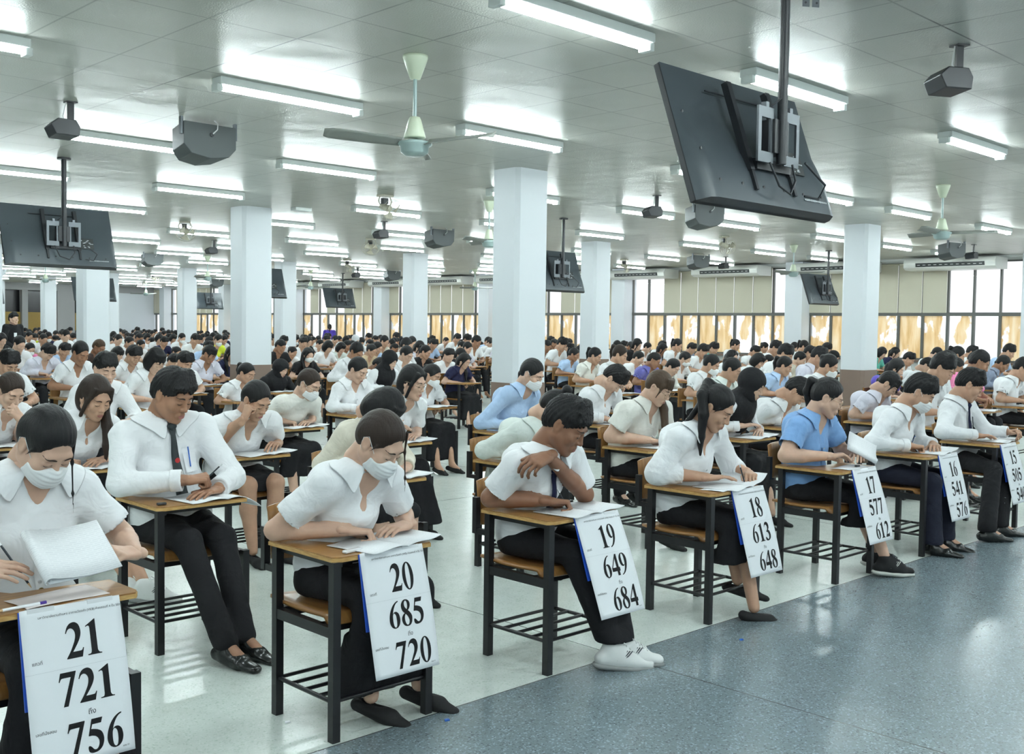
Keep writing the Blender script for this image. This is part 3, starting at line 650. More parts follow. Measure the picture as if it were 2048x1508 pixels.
# ================================================================ soft-body modeller: distance fields -> meshes
class F:
    def __init__(s): s.ops = []
    def rc(s, a, b, r1, r2=None, k=.0, op=0, sq=None):
        """limb: capsule from a to b, radius r1 -> r2; sq=(axis vector, factor) flattens it across the axis"""
        r2 = r1 if r2 is None else r2; a = np.array(a, float); b = np.array(b, float); ba = b - a; bb = max(ba @ ba, 1e-9); R = max(r1, r2)
        if sq is not None: n = nrm(sq[0]); g = 1 / sq[1] - 1
        def fn(x, y, z):
            px, py, pz = x - a[0], y - a[1], z - a[2]; t = np.clip((px * ba[0] + py * ba[1] + pz * ba[2]) / bb, 0, 1)
            qx, qy, qz = px - t * ba[0], py - t * ba[1], pz - t * ba[2]
            if sq is not None:
                e = (qx * n[0] + qy * n[1] + qz * n[2]) * g; qx = qx + e * n[0]; qy = qy + e * n[1]; qz = qz + e * n[2]
            return np.sqrt(qx * qx + qy * qy + qz * qz) - (r1 + (r2 - r1) * t)
        m = R * (max(1, sq[1]) if sq is not None else 1)
        s.ops.append((op, fn, np.minimum(a, b) - m, np.maximum(a, b) + m, k)); return s
    def el(s, c, r, R=None, k=.0, op=0):
        c = np.array(c, float); r = np.array(r, float)
        def fn(x, y, z):
            px, py, pz = x - c[0], y - c[1], z - c[2]
            if R is not None:
                px, py, pz = [R[0, i] * px + R[1, i] * py + R[2, i] * pz for i in range(3)]
            k0 = np.sqrt((px / r[0]) ** 2 + (py / r[1]) ** 2 + (pz / r[2]) ** 2); k1 = np.sqrt((px / r[0] ** 2) ** 2 + (py / r[1] ** 2) ** 2 + (pz / r[2] ** 2) ** 2)
            return k0 * (k0 - 1) / np.maximum(k1, 1e-6)
        m = r.max() if R is not None else r
        s.ops.append((op, fn, c - m, c + m, k)); return s
    def cut(s, p, n, k=0.):   # keep the side the normal points away from
        p = np.array(p, float); n = nrm(n)
        s.ops.append((2, lambda x, y, z: (x - p[0]) * n[0] + (y - p[1]) * n[1] + (z - p[2]) * n[2], None, None, k)); return s
    def fncut(s, fn): s.ops.append((2, fn, None, None, 0.)); return s
    @staticmethod
    def comb(op, D, d, k):
        if op == 0:
            if k <= 0: return np.minimum(D, d)
            h = np.clip(.5 + .5 * (D - d) / k, 0, 1); return D + (d - D) * h - k * h * (1 - h)
        if op == 1: d = -d
        if k <= 0: return np.maximum(D, d)
        h = np.clip(.5 - .5 * (D - d) / k, 0, 1); return D + (d - D) * h + k * h * (1 - h)
    def pts(s, P):
        x, y, z = P[:, 0], P[:, 1], P[:, 2]; D = np.full(len(P), .3)
        for op, fn, lo, hi, k in s.ops: D = s.comb(op, D, fn(x, y, z), k)
        return D
    def bounds(s):
        lo = np.min([o[2] for o in s.ops if o[0] == 0], axis=0); hi = np.max([o[3] for o in s.ops if o[0] == 0], axis=0); return lo, hi
    def mesh(s, h, pad=.02, lo=None, hi=None):
        l, u = s.bounds(); lo = l if lo is None else np.maximum(l, lo); hi = u if hi is None else np.minimum(u, hi)
        lo = lo - pad; n = np.ceil((hi + pad - lo) / h).astype(int) + 1
        ax = [(lo[i] + h * np.arange(n[i])).astype(np.float32) for i in range(3)]
        D = np.full(n, .3, np.float32)
        for op, fn, l, u, k in s.ops:
            if l is None: sl = [slice(None)] * 3
            else:
                m = k + 2.5 * h + .004; a = np.clip(np.floor((l - m - lo) / h).astype(int), 0, n); b = np.clip(np.ceil((u + m - lo) / h).astype(int) + 1, 0, n)
                if np.any(b <= a): continue
                sl = [slice(a[i], b[i]) for i in range(3)]
            d = fn(ax[0][sl[0]][:, None, None], ax[1][sl[1]][None, :, None], ax[2][sl[2]][None, None, :]).astype(np.float32)
            sl = tuple(sl); D[sl] = s.comb(op, D[sl], d, k)
        return nets(D, lo, h)
def nets(D, lo, h):
    S = D < 0; n = np.array(D.shape)
    c = np.zeros(n - 1, np.int8); cs = {}
    for i in (0, 1):
        for j in (0, 1):
            for k in (0, 1): c += S[i:n[0] - 1 + i, j:n[1] - 1 + j, k:n[2] - 1 + k]
    I = np.argwhere((c > 0) & (c < 8)); m = len(I)
    acc = np.zeros((m, 3)); cnt = np.zeros(m)
    co = {(i, j, k): D[I[:, 0] + i, I[:, 1] + j, I[:, 2] + k] for i in (0, 1) for j in (0, 1) for k in (0, 1)}
    for a in range(3):
        for u in (0, 1):
            for v in (0, 1):
                p = [u, v]; p.insert(a, 0); q = [u, v]; q.insert(a, 1); A = co[tuple(p)]; B = co[tuple(q)]
                x = (A < 0) != (B < 0); t = np.where(x, A / np.where(A == B, 1, A - B), 0)
                P = np.array(p, float)[None, :].repeat(m, 0); P[:, a] = t; acc += np.where(x[:, None], P, 0); cnt += x
    vid = np.full(n - 1, -1, np.int64); vid[I[:, 0], I[:, 1], I[:, 2]] = np.arange(m)
    verts = lo + h * (I + acc / cnt[:, None]); faces = []
    for a in range(3):
        b, g = (a + 1) % 3, (a + 2) % 3
        s0 = [slice(None)] * 3; s1 = [slice(None)] * 3; s0[a] = slice(0, -1); s1[a] = slice(1, None)
        for q in (s0, s1): q[b] = slice(1, -1); q[g] = slice(1, -1)
        A = S[tuple(s0)]; B = S[tuple(s1)]; E_ = np.argwhere(A != B)
        if not len(E_): continue
        fl = A[E_[:, 0], E_[:, 1], E_[:, 2]]; E_[:, b] += 1; E_[:, g] += 1
        def g4(db, dg):
            q = E_.copy(); q[:, b] += db; q[:, g] += dg; return vid[q[:, 0], q[:, 1], q[:, 2]]
        Q = np.stack([g4(-1, -1), g4(0, -1), g4(0, 0), g4(-1, 0)], 1); Q[~fl] = Q[~fl][:, ::-1]; faces.append(Q)
    f = np.concatenate(faces); f = f[(f >= 0).all(1)]
    return verts, f
def relax(v, f, it=1, w=.5):
    for _ in range(it):
        s = np.zeros_like(v); c = np.zeros(len(v))
        for i in range(4):
            j = f[:, (i + 1) % 4]; np.add.at(s, f[:, i], v[j]); np.add.at(c, f[:, i], 1); np.add.at(s, j, v[f[:, i]]); np.add.at(c, j, 1)
        v = v * (1 - w) + w * s / np.maximum(c, 1)[:, None]
    return v
def vnorm(v, f):
    a = np.cross(v[f[:, 2]] - v[f[:, 0]], v[f[:, 3]] - v[f[:, 1]]); n = np.zeros_like(v)
    for i in range(4): np.add.at(n, f[:, i], a)
    return n / (np.linalg.norm(n, axis=1)[:, None] + 1e-12)
def folds(v, f, amp, freq, seed, ridged=True, dirs=None):
    r = np.random.RandomState(seed); n = vnorm(v, f); d = np.zeros(len(v))
    for o, (a, fr) in enumerate(((1, 1), (.5, 2.1), (.25, 4.3))):
        for q in range(3):
            k = nrm(r.randn(3)) * freq * fr; w = nrm(r.randn(3)) * freq * .4
            s = np.sin(v @ k + 1.6 * np.sin(v @ w + r.rand() * 6) + r.rand() * 6); d += a * ((.4 - np.abs(s)) if ridged else s) / 3
    return v + n * (amp * d)[:, None]
def cat(*ms):
    V_, F_, n = [], [], 0
    for v, f in ms: V_.append(v); F_.append(f + n); n += len(v)
    return np.concatenate(V_), np.concatenate(F_)
def xf(m, R, t, s=1.): return (m[0] * s) @ R.T + t, m[1]
def RX(a): c, s = math.cos(a), math.sin(a); return np.array([[1, 0, 0], [0, c, -s], [0, s, c]])
def RY(a): c, s = math.cos(a), math.sin(a); return np.array([[c, 0, s], [0, 1, 0], [-s, 0, c]])
def RZ(a): c, s = math.cos(a), math.sin(a); return np.array([[c, -s, 0], [s, c, 0], [0, 0, 1]])
# ================================================================ heads (local frame: face looks along -Y, origin at the middle of the skull)
def head_field(kind):
    fem = kind != 'm'; jw = {'m': 1.06, 'f': .98, 'r': 1.12}[kind]; f = F()
    f.el((0, .015, .035), (.0745, .093, .083)); f.el((0, -.028, -.03), (.060 * jw, .063, .080), k=.03)
    for s in (-1, 1):
        f.rc((s * .05 * jw, .0, -.052), (s * .02 * jw, -.06, -.098), .026, .018, k=.03); f.el((s * .040 * jw, -.062, -.026), (.024, .022, .024), k=.02)
    f.el((0, -.072, -.104), (.020, .018, .017), k=.02)
    f.rc((-.036, -.076, .026), (.036, -.076, .026), .012, k=.02)
    for s in (-1, 1): f.el((s * .031, -.100, .001), (.019, .014, .013), k=.014, op=1)
    for s in (-1, 1): f.el((s * .031, -.0775, -.001), (.0175, .0125, .0115), k=.004)
    f.rc((0, -.083, .014), (0, -.103, -.027), .007, .0095, k=.012); f.el((0, -.104, -.031), (.0105, .010, .009), k=.008)
    for s in (-1, 1): f.el((s * .0135, -.094, -.034), (.0075, .010, .0075), k=.007)
    f.el((0, -.086, -.066), (.026, .014, .020), k=.012)
    f.rc((-.017, -.091, -.0615), (.017, -.091, -.0615), .0048, k=.006); f.rc((-.013, -.092, -.0735), (.013, -.092, -.0735), .0058, k=.006)
    f.rc((-.021, -.100, -.0675), (.021, -.100, -.0675), .0032, k=.004, op=1)
    for s in (-1, 1):
        f.el((s * .0745, .012, -.006), (.010, .020, .032), RX(-.2), k=.006); f.el((s * .0845, .006, -.004), (.008, .011, .019), RX(-.2), k=.004, op=1); f.el((s * .071, .002, -.033), (.007, .008, .009), k=.006)
    f.rc((0, .03, -.05), (0, .04, -.13), .055, .054, k=.03)
    return f
HF = {}; HM = {}
def head_mesh(kind, h):
    if (kind, h) not in HM:
        f = HF.setdefault(kind, head_field(kind)); v, q = f.mesh(h, lo=V(-.2, -.2, -.14)); HM[kind, h] = (relax(v, q, 1, .4), q)
    return HM[kind, h]
def face_y(kind, x, z, y0=-.16):
    """front surface of the face at (x, z), by marching along +Y"""
    f = HF.setdefault(kind, head_field(kind)); y = np.full(len(x), y0)
    for _ in range(40): y = y + np.clip(f.pts(np.stack([x, y, z], 1)), -.02, .02) * .8
    return y
def facepatch(kind, xz, nu, nv, off=.0009, y0=-.16):
    xz = np.array(xz); y = face_y(kind, xz[:, 0], xz[:, 1], y0) - off
    v = np.stack([xz[:, 0], y, xz[:, 1]], 1); q = [(i * (nv + 1) + j, i * (nv + 1) + j + 1, (i + 1) * (nv + 1) + j + 1, (i + 1) * (nv + 1) + j) for i in range(nu) for j in range(nv)]
    return v, np.array(q)
FP = {}
def features(kind, open_=0.):
    key = (kind, open_)
    if key in FP: return FP[key]
    out = {'eyebrow': [], 'eyelash': [], 'lips': [], 'eye': []}
    for s in (-1, 1):
        P = []
        for i in range(13):
            t = i / 12; x = .013 + .038 * t; zc = .0235 + .0065 * math.sin(t * PI * .75) - .003 * t; w = .0042 * (1 - .75 * t ** 2) * (.6 + .4 * min(1, t * 5))
            P += [(s * x, zc - w), (s * x, zc), (s * x, zc + w)]
        out['eyebrow'].append(facepatch(kind, P, 12, 2, .0016))
        P = []
        for i in range(15):
            t = i / 14; x = .0155 + .031 * t; zl = -.0035 - .0055 * math.sin(t * PI); zu = zl + .0024 + .0015 * math.sin(t * PI) + open_ * .008 * math.sin(t * PI); 
            P += [(s * x, zl - .0003), (s * x, (zl + zu) / 2), (s * x, zu)]
        out['eyelash'].append(facepatch(kind, P, 14, 2, .0012))
    P = []
    for i in range(17):
        t = i / 16 * 2 - 1; x = .0215 * t; a = (1 - t * t); P += [(x, -.0675 - .0125 * a), (x, -.0675 - .006 * a), (x, -.0675), (x, -.0675 + .005 * a), (x, -.0675 + .0095 * a * (1 - .22 * math.exp(-(t * 5) ** 2)))]
    out['lips'].append(facepatch(kind, P, 16, 4, .0007))
    FP[key] = {k: cat(*m) for k, m in out.items() if m}
    return FP[key]
MK = {}
def mask_mesh(kind, h=.004):
    if kind not in MK:
        b = head_field(kind); f = F(); f.ops = [o for o in b.ops[:14]]; f.ops = [(o[0], (lambda fn: lambda x, y, z: fn(x, y, z) - .0035)(o[1]), o[2], o[3], o[4]) for o in f.ops if o[0] == 0]
        f.el((0, -.066, -.058), (.057, .056, .058), k=.015)
        f.fncut(lambda x, y, z: y + .012 + .25 * np.abs(x) + .25 * (z + .06)); f.fncut(lambda x, y, z: z + .012 + 1.6 * x * x / .06 * .25 - .0 * y)
        f.fncut(lambda x, y, z: -(z + .118 - 1.4 * np.abs(x) * .25)); f.fncut(lambda x, y, z: np.abs(x) - .066)
        v, q = f.mesh(h); v = relax(v, q, 2, .5)
        v[:, 1] -= .0016 * np.sin(v[:, 2] * 2 * PI / .017) * np.clip((-.05 - v[:, 1]) / .03, 0, 1); v[:, 1] -= .0015
        b = MB()
        for s in (-1, 1): b.tube([(s * .056, -.05, -.03), (s * .070, -.02, .0), (s * .080, .012, .028), (s * .083, .03, .01), (s * .078, .022, -.03), (s * .066, -.015, -.06), (s * .058, -.042, -.085)], .0011, 5)
        MK[kind] = (v, q, b)
    return MK[kind]
def glasses_mb(rnd=True):
    b = MB()
    for s in (-1, 1):
        c = V(s * .032, -.1, -.006); r = .025
        b.tube([c + V(r * math.cos(t) * 1.05, .006 * abs(math.cos(t)) * (1 if math.cos(t) * s > 0 else -.3), r * .92 * math.sin(t)) for t in np.linspace(0, 2 * PI, 25)], .0013, 5)
        b.tube([(s * .058, -.094, .001), (s * .074, -.06, .006), (s * .080, .0, .012), (s * .082, .02, .0)], .0013, 5)
    b.tube([(-.008, -.102, .0), (0, -.106, .004), (.008, -.102, .0)], .0013, 5); return b
# ---- hair, in the head frame
HR = {}
def _face_cut(f, lowz=0., wide=0., k=.01):
    f.el((0, -.116, -.042 + lowz), (.122 + wide, .090, .124), k=k, op=1); op, fn, lo, hi, kk = f.ops.pop()
    f.ops.append((op, lambda x, y, z: fn(x, y, z) + .0022 * np.sin(260 * x + 90 * z) + .0018 * np.sin(410 * z - 170 * x + 1), lo, hi, kk))
def hair_mesh(style, h, seed=0):
    key = (style, h, seed)
    if key in HR: return HR[key]
    f = F(); r = random.Random(seed * 7 + 3); amp = .0022
    if style in ('short', 'crew'):
        o = 0 if style == 'short' else -.008
        f.el((0, .012, .044), (.0815 + o * .3, .106 + o, .098 + o)); f.el((0, .055, .0), (.073, .062, .072), k=.03)
        if style == 'short':
            for i in range(9): x = -.06 + .015 * i; f.rc((x * .7, -.02, .122), (x + r.uniform(-.01, .01), -.078 + 5 * x * x, .078 - r.random() * .014), .022, .012, k=.02)
        _face_cut(f, -.012 if style == 'short' else 0., 0., .012)
        if style == 'short':
            for i in range(8): x = -.056 + .016 * i; f.rc((x, -.060 + x * x * 6, .098), (x * 1.02 + r.uniform(-.008, .008), -.0905 + x * x * 8.5, .062 - r.random() * .036), .013, .0045, k=.008)
        f.fncut(lambda x, y, z: -(z + .62 * y + .012)); amp = .004
    else:
        f.el((0, .016, .039), (.0795, .099, .092)); f.el((0, .05, .005), (.072, .062, .075), k=.03)
        if style in ('long', 'half', 'bob'): f.el((0, .045, -.03), (.084, .072, .10), k=.03); f.el((0, .014, .044), (.083, .101, .097), k=.01)
        if style == 'bob':
            f.el((0, .02, -.03), (.094, .092, .115), k=.03)
        _face_cut(f, -.002, 0., .008)
        if style in ('tied', 'bun', 'pony'): f.fncut(lambda x, y, z: -(z + .75 * y + .025)); f.rc((-.0735, -.035, .02), (-.073, -.02, -.02), .006, .002, k=.008); f.rc((.0735, -.035, .02), (.073, -.02, -.02), .006, .002, k=.008)
        if style in ('bangs', 'bob', 'ponybangs'):
            for i in range(11): x = -.058 + .0116 * i; f.rc((x * .9, -.062 + x * x * 6, .10), (x * 1.04 + r.uniform(-.004, .004), -.094 + x * x * 8.5, .034 + r.uniform(-.012, .012)), .013, .005, k=.008)
            for s in (-1, 1): f.rc((s * .066, -.048, .05), (s * .071, -.045, -.055), .013, .005, k=.012)
        if style in ('long', 'half'):
            for s in (-1, 1): f.rc((s * .05, -.06, .085), (s * .077, -.042, .0), .016, .012, k=.014); f.rc((s * .077, -.042, .0), (s * .081, -.03, -.10), .012, .012, k=.014)
        if style in ('tied', 'bun', 'pony', 'topbun', 'half', 'long'): f.el((0, -.112, .040), (.058, .050, .046), k=.02, op=1)
        if style == 'bun': f.el((0, .105, .045), (.038, .034, .038), k=.01)
        if style == 'topbun': f.el((0, .05, .145), (.036, .036, .034), k=.01)
        if style in ('bob',): f.cut((0, 0, -.115), (0, 0, -1))
    v, q = f.mesh(h); v = relax(v, q, 1, .4)
    a = np.arctan2(v[:, 0], v[:, 1] + .05); n = vnorm(v, q); rs = np.random.RandomState(seed)
    d = np.sin(46 * a + 3 * np.sin(7 * a + seed) + 5 * v[:, 2] * 9) + .7 * np.sin(97 * a + 20 * v[:, 2] + seed)
    if style not in ('short', 'crew'): d = .45 * np.sin(230 * v[:, 0] + 4 * np.sin(30 * v[:, 0]) + 6 * v[:, 2]) + .35 * np.sin(420 * v[:, 0] + 9 * v[:, 1])
    v = v + n * (amp * .5 * d)[:, None]
    if style in ('short', 'crew', 'bob', 'bangs', 'ponybangs'): v = folds(v, q, .0045 if style == 'short' else .0025, 55, seed + 5)
    HR[key] = (v, q); return HR[key]
def strands(chain, r, h, seed=0, flat=None):
    """a lock of hair hanging through the points of the chain"""
    f = F()
    for i in range(len(chain) - 1): f.rc(chain[i], chain[i + 1], r[i], r[i + 1], k=.012 if i else 0, sq=flat)
    v, q = f.mesh(h); v = relax(v, q, 1, .4); n = vnorm(v, q); c = np.array(chain[0]); t = v - c
    am = .0011 if max(r) > .012 else .0002
    v = v + n * (am * (np.sin(260 * v[:, 0] + 3 * np.sin(9 * v[:, 2])) + .5 * np.sin(430 * v[:, 0])))[:, None]
    return v, q
# ---- hands
POSE = {'flat': ((8, 12, 8), .0, (.62, .78, -.05)), 'relax': ((22, 30, 18), .02, (.7, .6, -.25)), 'grip': ((48, 52, 22), .1, (.86, .42, -.38)), 'fist': ((78, 95, 55), .0, (.8, .35, -.45)), 'hold': ((30, 18, 8), .03, (.75, .45, -.5)), 'bent': ((35, 40, 25), .04, (.8, .5, -.25))}
def hand(f, W, d, n, side, pose, s=1.):
    """W wrist, d towards the fingers, n out of the back of the hand, side -1 right / +1 left; returns the pen point between thumb and index"""
    d = nrm(d); n = nrm(np.array(n, float) - d * (np.array(n, float) @ d)); t = np.cross(n, d) * (1 if side < 0 else -1); W = np.array(W, float); k = .005
    (A, B_, C_), spread, th = POSE[pose]; M = lambda a, b, c: W + s * (a * d + b * t + c * n)
    f.rc(M(-.03, 0, 0), M(.012, 0, -.001), .024 * s, .025 * s, k=.0, sq=(n, .78))
    kn = [(.088, .026), (.092, .006), (.086, -.014), (.076, -.031)]
    for a, b in kn: f.rc(M(.008, b * .55, -.003), M(a, b, -.001), .0145 * s, .0108 * s, k=.012)
    f.rc(M(.02, .015, -.008), M(.065, .0, -.009), .014 * s, .013 * s, k=.012)
    for i, (a, b) in enumerate(kn):
        p = M(a, b, -.001); L = [(.043, .026, .021), (.047, .03, .022), (.043, .028, .021), (.034, .02, .018)][i]; r = [.0092, .0095, .009, .0078][i]
        e = (0, 0, 0)
        if pose == 'grip': e = [(0, 0, 0), (8, 12, 5), (16, 22, 15), (22, 28, 20)][i]
        if pose == 'bent': e = [(0, 0, 0), (4, 5, 5), (8, 10, 5), (12, 15, 8)][i]
        ang = 0; sp = (1.5 - i) * (.05 + spread * .3)
        for q, (l, dv, e2) in enumerate(zip(L, (A, B_, C_), e)):
            ang += math.radians(dv + e2); dd = nrm(d * math.cos(ang) - n * math.sin(ang) + t * sp * math.cos(ang)); p2 = p + dd * l * s; f.rc(p, p2, r * s * (1 - .06 * q), r * s * (.93 - .08 * q), k=k if q == 0 else .002); p = p2
        if i == 0: tip = p
    p = M(.018, .022, -.008); x = nrm(th[0] * d + th[1] * t + th[2] * n); p2 = p + x * .04 * s; f.rc(p, p2, .0145 * s, .0115 * s, k=.01)
    x2 = nrm((th[0] + .25) * d + th[1] * .35 * t + th[2] * .8 * n); p3 = p2 + x2 * .03 * s; f.rc(p2, p3, .0108 * s, .0098 * s, k=.003); p4 = p3 + nrm(x2 + .1 * d) * .024 * s; f.rc(p3, p4, .0098 * s, .0075 * s, k=.002)
    return (tip + p4) / 2
# ================================================================ people
def skin(name, c):
    m, t, b = nt(name); noise_col(m, t, b, 22, tuple(q * .93 for q in c), tuple(min(1, q * 1.05) for q in c), .3, .7)
    b.inputs['Roughness'].default_value = .48; b.inputs['Subsurface Weight'].default_value = .06; b.inputs['Subsurface Radius'].default_value = (.02, .008, .005); b.inputs['Specular IOR Level'].default_value = .4; return m
SK = {'fair': skin('skin_fair', (.60, .385, .285)), 'mid': skin('skin_mid', (.50, .295, .20)), 'tan': skin('skin_tan', (.34, .175, .105)), 'dark': skin('skin_dark', (.25, .12, .07))}
def cloth(name, c, rough=.75, b1=(8, .42, .03), weave=True):
    m, t, b = nt(name); N = t.nodes.new; L = t.links.new
    b.inputs['Base Color'].default_value = (*c, 1); b.inputs['Roughness'].default_value = rough; b.inputs['Sheen Weight'].default_value = .15 if max(c) > .1 else 0; b.inputs['Specular IOR Level'].default_value = .25
    tc = N('ShaderNodeTexCoord'); n = N('ShaderNodeTexNoise'); n.inputs['Scale'].default_value = b1[0]; n.inputs['Detail'].default_value = 3; n.inputs['Distortion'].default_value = 1.2; L(tc.outputs['Object'], n.inputs['Vector'])
    bp = N('ShaderNodeBump'); bp.inputs['Strength'].default_value = b1[1]; bp.inputs['Distance'].default_value = b1[2]; L(n.outputs[0], bp.inputs['Height']); L(bp.outputs[0], b.inputs['Normal']); return m
SH = {'white': cloth('white_shirt', (.82, .83, .85)), 'offwhite': cloth('off_white_shirt', (.76, .75, .70)), 'lavender': cloth('lavender_white_shirt', (.70, .69, .79)), 'cream': cloth('cream_shirt', (.70, .66, .55)), 'mint': cloth('pale_mint_shirt', (.70, .76, .72)),
      'blue': cloth('light_blue_shirt', (.20, .37, .66)), 'paleblue': cloth('pale_blue_shirt', (.42, .57, .80)), 'purple': cloth('purple_shirt', (.14, .14, .42)), 'navy': cloth('navy_cloth', (.018, .02, .06)), 'black': cloth('black_cloth', (.013, .013, .015)), 'grey': cloth('grey_blue_shirt', (.24, .28, .38)),
      'tan': cloth('tan_shirt', (.55, .42, .27)), 'yellow': cloth('yellow_vest', (.62, .72, .05)), 'pink': cloth('pink_shirt', (.80, .22, .42)), 'teal': cloth('teal_shirt', (.10, .45, .36)), 'red': cloth('red_vest', (.36, .03, .03)), 'brown': cloth('dark_brown_shirt', (.06, .04, .035)), 'violet': cloth('violet_shirt', (.08, .05, .38))}
def hairmat(name, c, rough=.5):
    m = mat(name, c, rough, spec=.28, bump=(5, .6, .004, (30, 30, 2))); return m
HC = {'black': hairmat('black_hair', (.009, .0085, .0095)), 'brown': hairmat('dark_brown_hair', (.026, .016, .012)), 'light': hairmat('brown_hair', (.06, .036, .022))}
M_lip = mat('lips', (.36, .13, .115), .45); M_brow = mat('eyebrow', (.035, .022, .017), .8); M_lash = mat('eyelash', (.02, .014, .012), .6); M_mask = mat('white_face_mask', (.80, .82, .83), .7); M_gold = mat('thin_gold_frame', (.62, .5, .36), .25, .8); M_btn = mat('pearl_button', (.66, .68, .70), .25); M_brass = mat('brass_pin', (.45, .33, .12), .3, .8)
M_hij = cloth('black_headscarf', (.010, .010, .012), .7); M_whij = cloth('white_headscarf', (.70, .71, .74)); M_bott = cloth('black_skirt_cloth', (.010, .010, .012), .8); M_navyt = cloth('navy_trousers', (.014, .016, .03), .8)
M_lea = mat('black_leather', (.011, .012, .012), .22); M_suede = mat('black_suede', (.008, .008, .009), .85); M_snk = mat('white_sneaker', (.74, .75, .74), .6, bump=(60, .15, .002)); M_sole = mat('grey_rubber', (.26, .27, .27), .7); M_dsole = mat('dark_rubber', (.07, .08, .09), .7); M_offs = mat('off_white_rubber', (.6, .6, .56), .6); M_tie = cloth('navy_tie', (.012, .014, .045)); M_gtie = cloth('charcoal_tie', (.035, .042, .045)); M_strap = mat('grey_cord', (.3, .3, .32), .5)
def seat_of(X0, Yf): return V(X0 + .245, Yf + .37, 0)
def solve_head(px, X0, Yf, Rh, L_, hip_dy=0.):
    hip = seat_of(X0, Yf) + V(0, hip_dy, .545); d = _R @ _ray(px); best = None
    for t in np.linspace(1.5, 60, 6000):
        P = d * t + V(0, 0, EYE); N = P + Rh @ V(0, .015, -.06) + V(0, .045, -.085)
        c = (np.linalg.norm(N - hip) - L_) ** 2 + .3 * (P[0] - hip[0]) ** 2 + .6 * max(0, P[1] - hip[1] - .02) ** 2
        if best is None or c < best[0]: best = (c, P)
    return best[1]
def mesh_child(name, vf, m, parent, smooth=True): return link_mesh(name, np_mesh(name, vf[0], vf[1], smooth), m, parent)
def shoe(P, a, Fd, U, kind, h=.005):
    h = max(h, .005)
    Fd = nrm(Fd); U = nrm(np.array(U, float) - Fd * (np.array(U, float) @ Fd)); Sd = np.cross(Fd, U)
    H = a - Fd * .045 - U * .052; B_ = a + Fd * .10 - U * .055; T = a + Fd * .165 - U * .062; f = F(); M = np.stack([Fd, Sd, U], 1)
    if kind == 'flat':
        f.rc(H, B_, .033, .041, sq=(U, .85)); f.rc(B_, T, .041, .030, k=.01, sq=(U, .6)); f.el(a + Fd * .022 + U * .02, (.088, .0275, .062), M.T if False else M.T, k=.008, op=1); f.cut(a - U * .087, -U); mesh_child('shoe', f.mesh(h), M_suede, P)
    elif kind == 'leather':
        f.rc(H, B_, .036, .044, sq=(U, .95)); f.rc(B_, T + Fd * .02, .044, .034, k=.015, sq=(U, .6)); f.rc(a + U * .0, a - U * .03 + Fd * .02, .042, .045, k=.03); f.cut(a - U * .09, -U)
        v, q = f.mesh(h); mesh_child('shoe', (folds(v, q, .002, 50, 3), q), M_lea, P)
    else:
        f.rc(H, B_, .038, .047, sq=(U, .95)); f.rc(B_, T + Fd * .01, .047, .036, k=.02, sq=(U, .7)); f.rc(a - U * .005 - Fd * .01, a - U * .03 + Fd * .03, .043, .047, k=.03); f.rc(a + Fd * .03, B_ + U * .012, .035, .03, k=.02); f.cut(a - U * .078, -U)
        m1 = M_snk if kind != 'dark_sneaker' else M_suede
        o = mesh_child('shoe', f.mesh(h), m1, P)
        g = F(); g.rc(H - U * .03, B_ - U * .028, .044, .051, sq=(U, .42)); g.rc(B_ - U * .028, T - U * .018 + Fd * .012, .051, .04, k=.02, sq=(U, .42)); v, q = g.mesh(h)
        w = v + V(0, 0, 0); mesh_child('sole', (w, q), M_offs if kind == 'dark_sneaker' else M_sole, o)
        b = MB()
        for i in range(5):
            c = a + Fd * (.035 + .02 * i) + U * (.036 - .011 * i); b.tube([c - Sd * .026 - U * .008, c + U * .004, c + Sd * .026 - U * .008], .0035, 5)
        for s in (-1, 1): b.tube([a + Fd * .03 + U * .04, a + Fd * .02 + U * .045 + Sd * s * .03, a + Fd * .05 + U * .028 + Sd * s * .045], .003, 5)
        b.build('lace', M_snk if kind != 'dark_sneaker' else M_dsole, o)
        b = MB()
        for s in (-1, 1):
            for i in range(3): b.tube([a + Fd * (.01 + .012 * i) - U * .045 + Sd * s * (.046), a + Fd * (.04 + .012 * i) - U * (.02) + Sd * s * .0445, a + Fd * (.06 + .012 * i) - U * .0 + Sd * s * .034], .003, 4)
        b.build('side_stripe', M_dsole if kind != 'dark_sneaker' else M_offs, o)
NP = 0; DBG = None
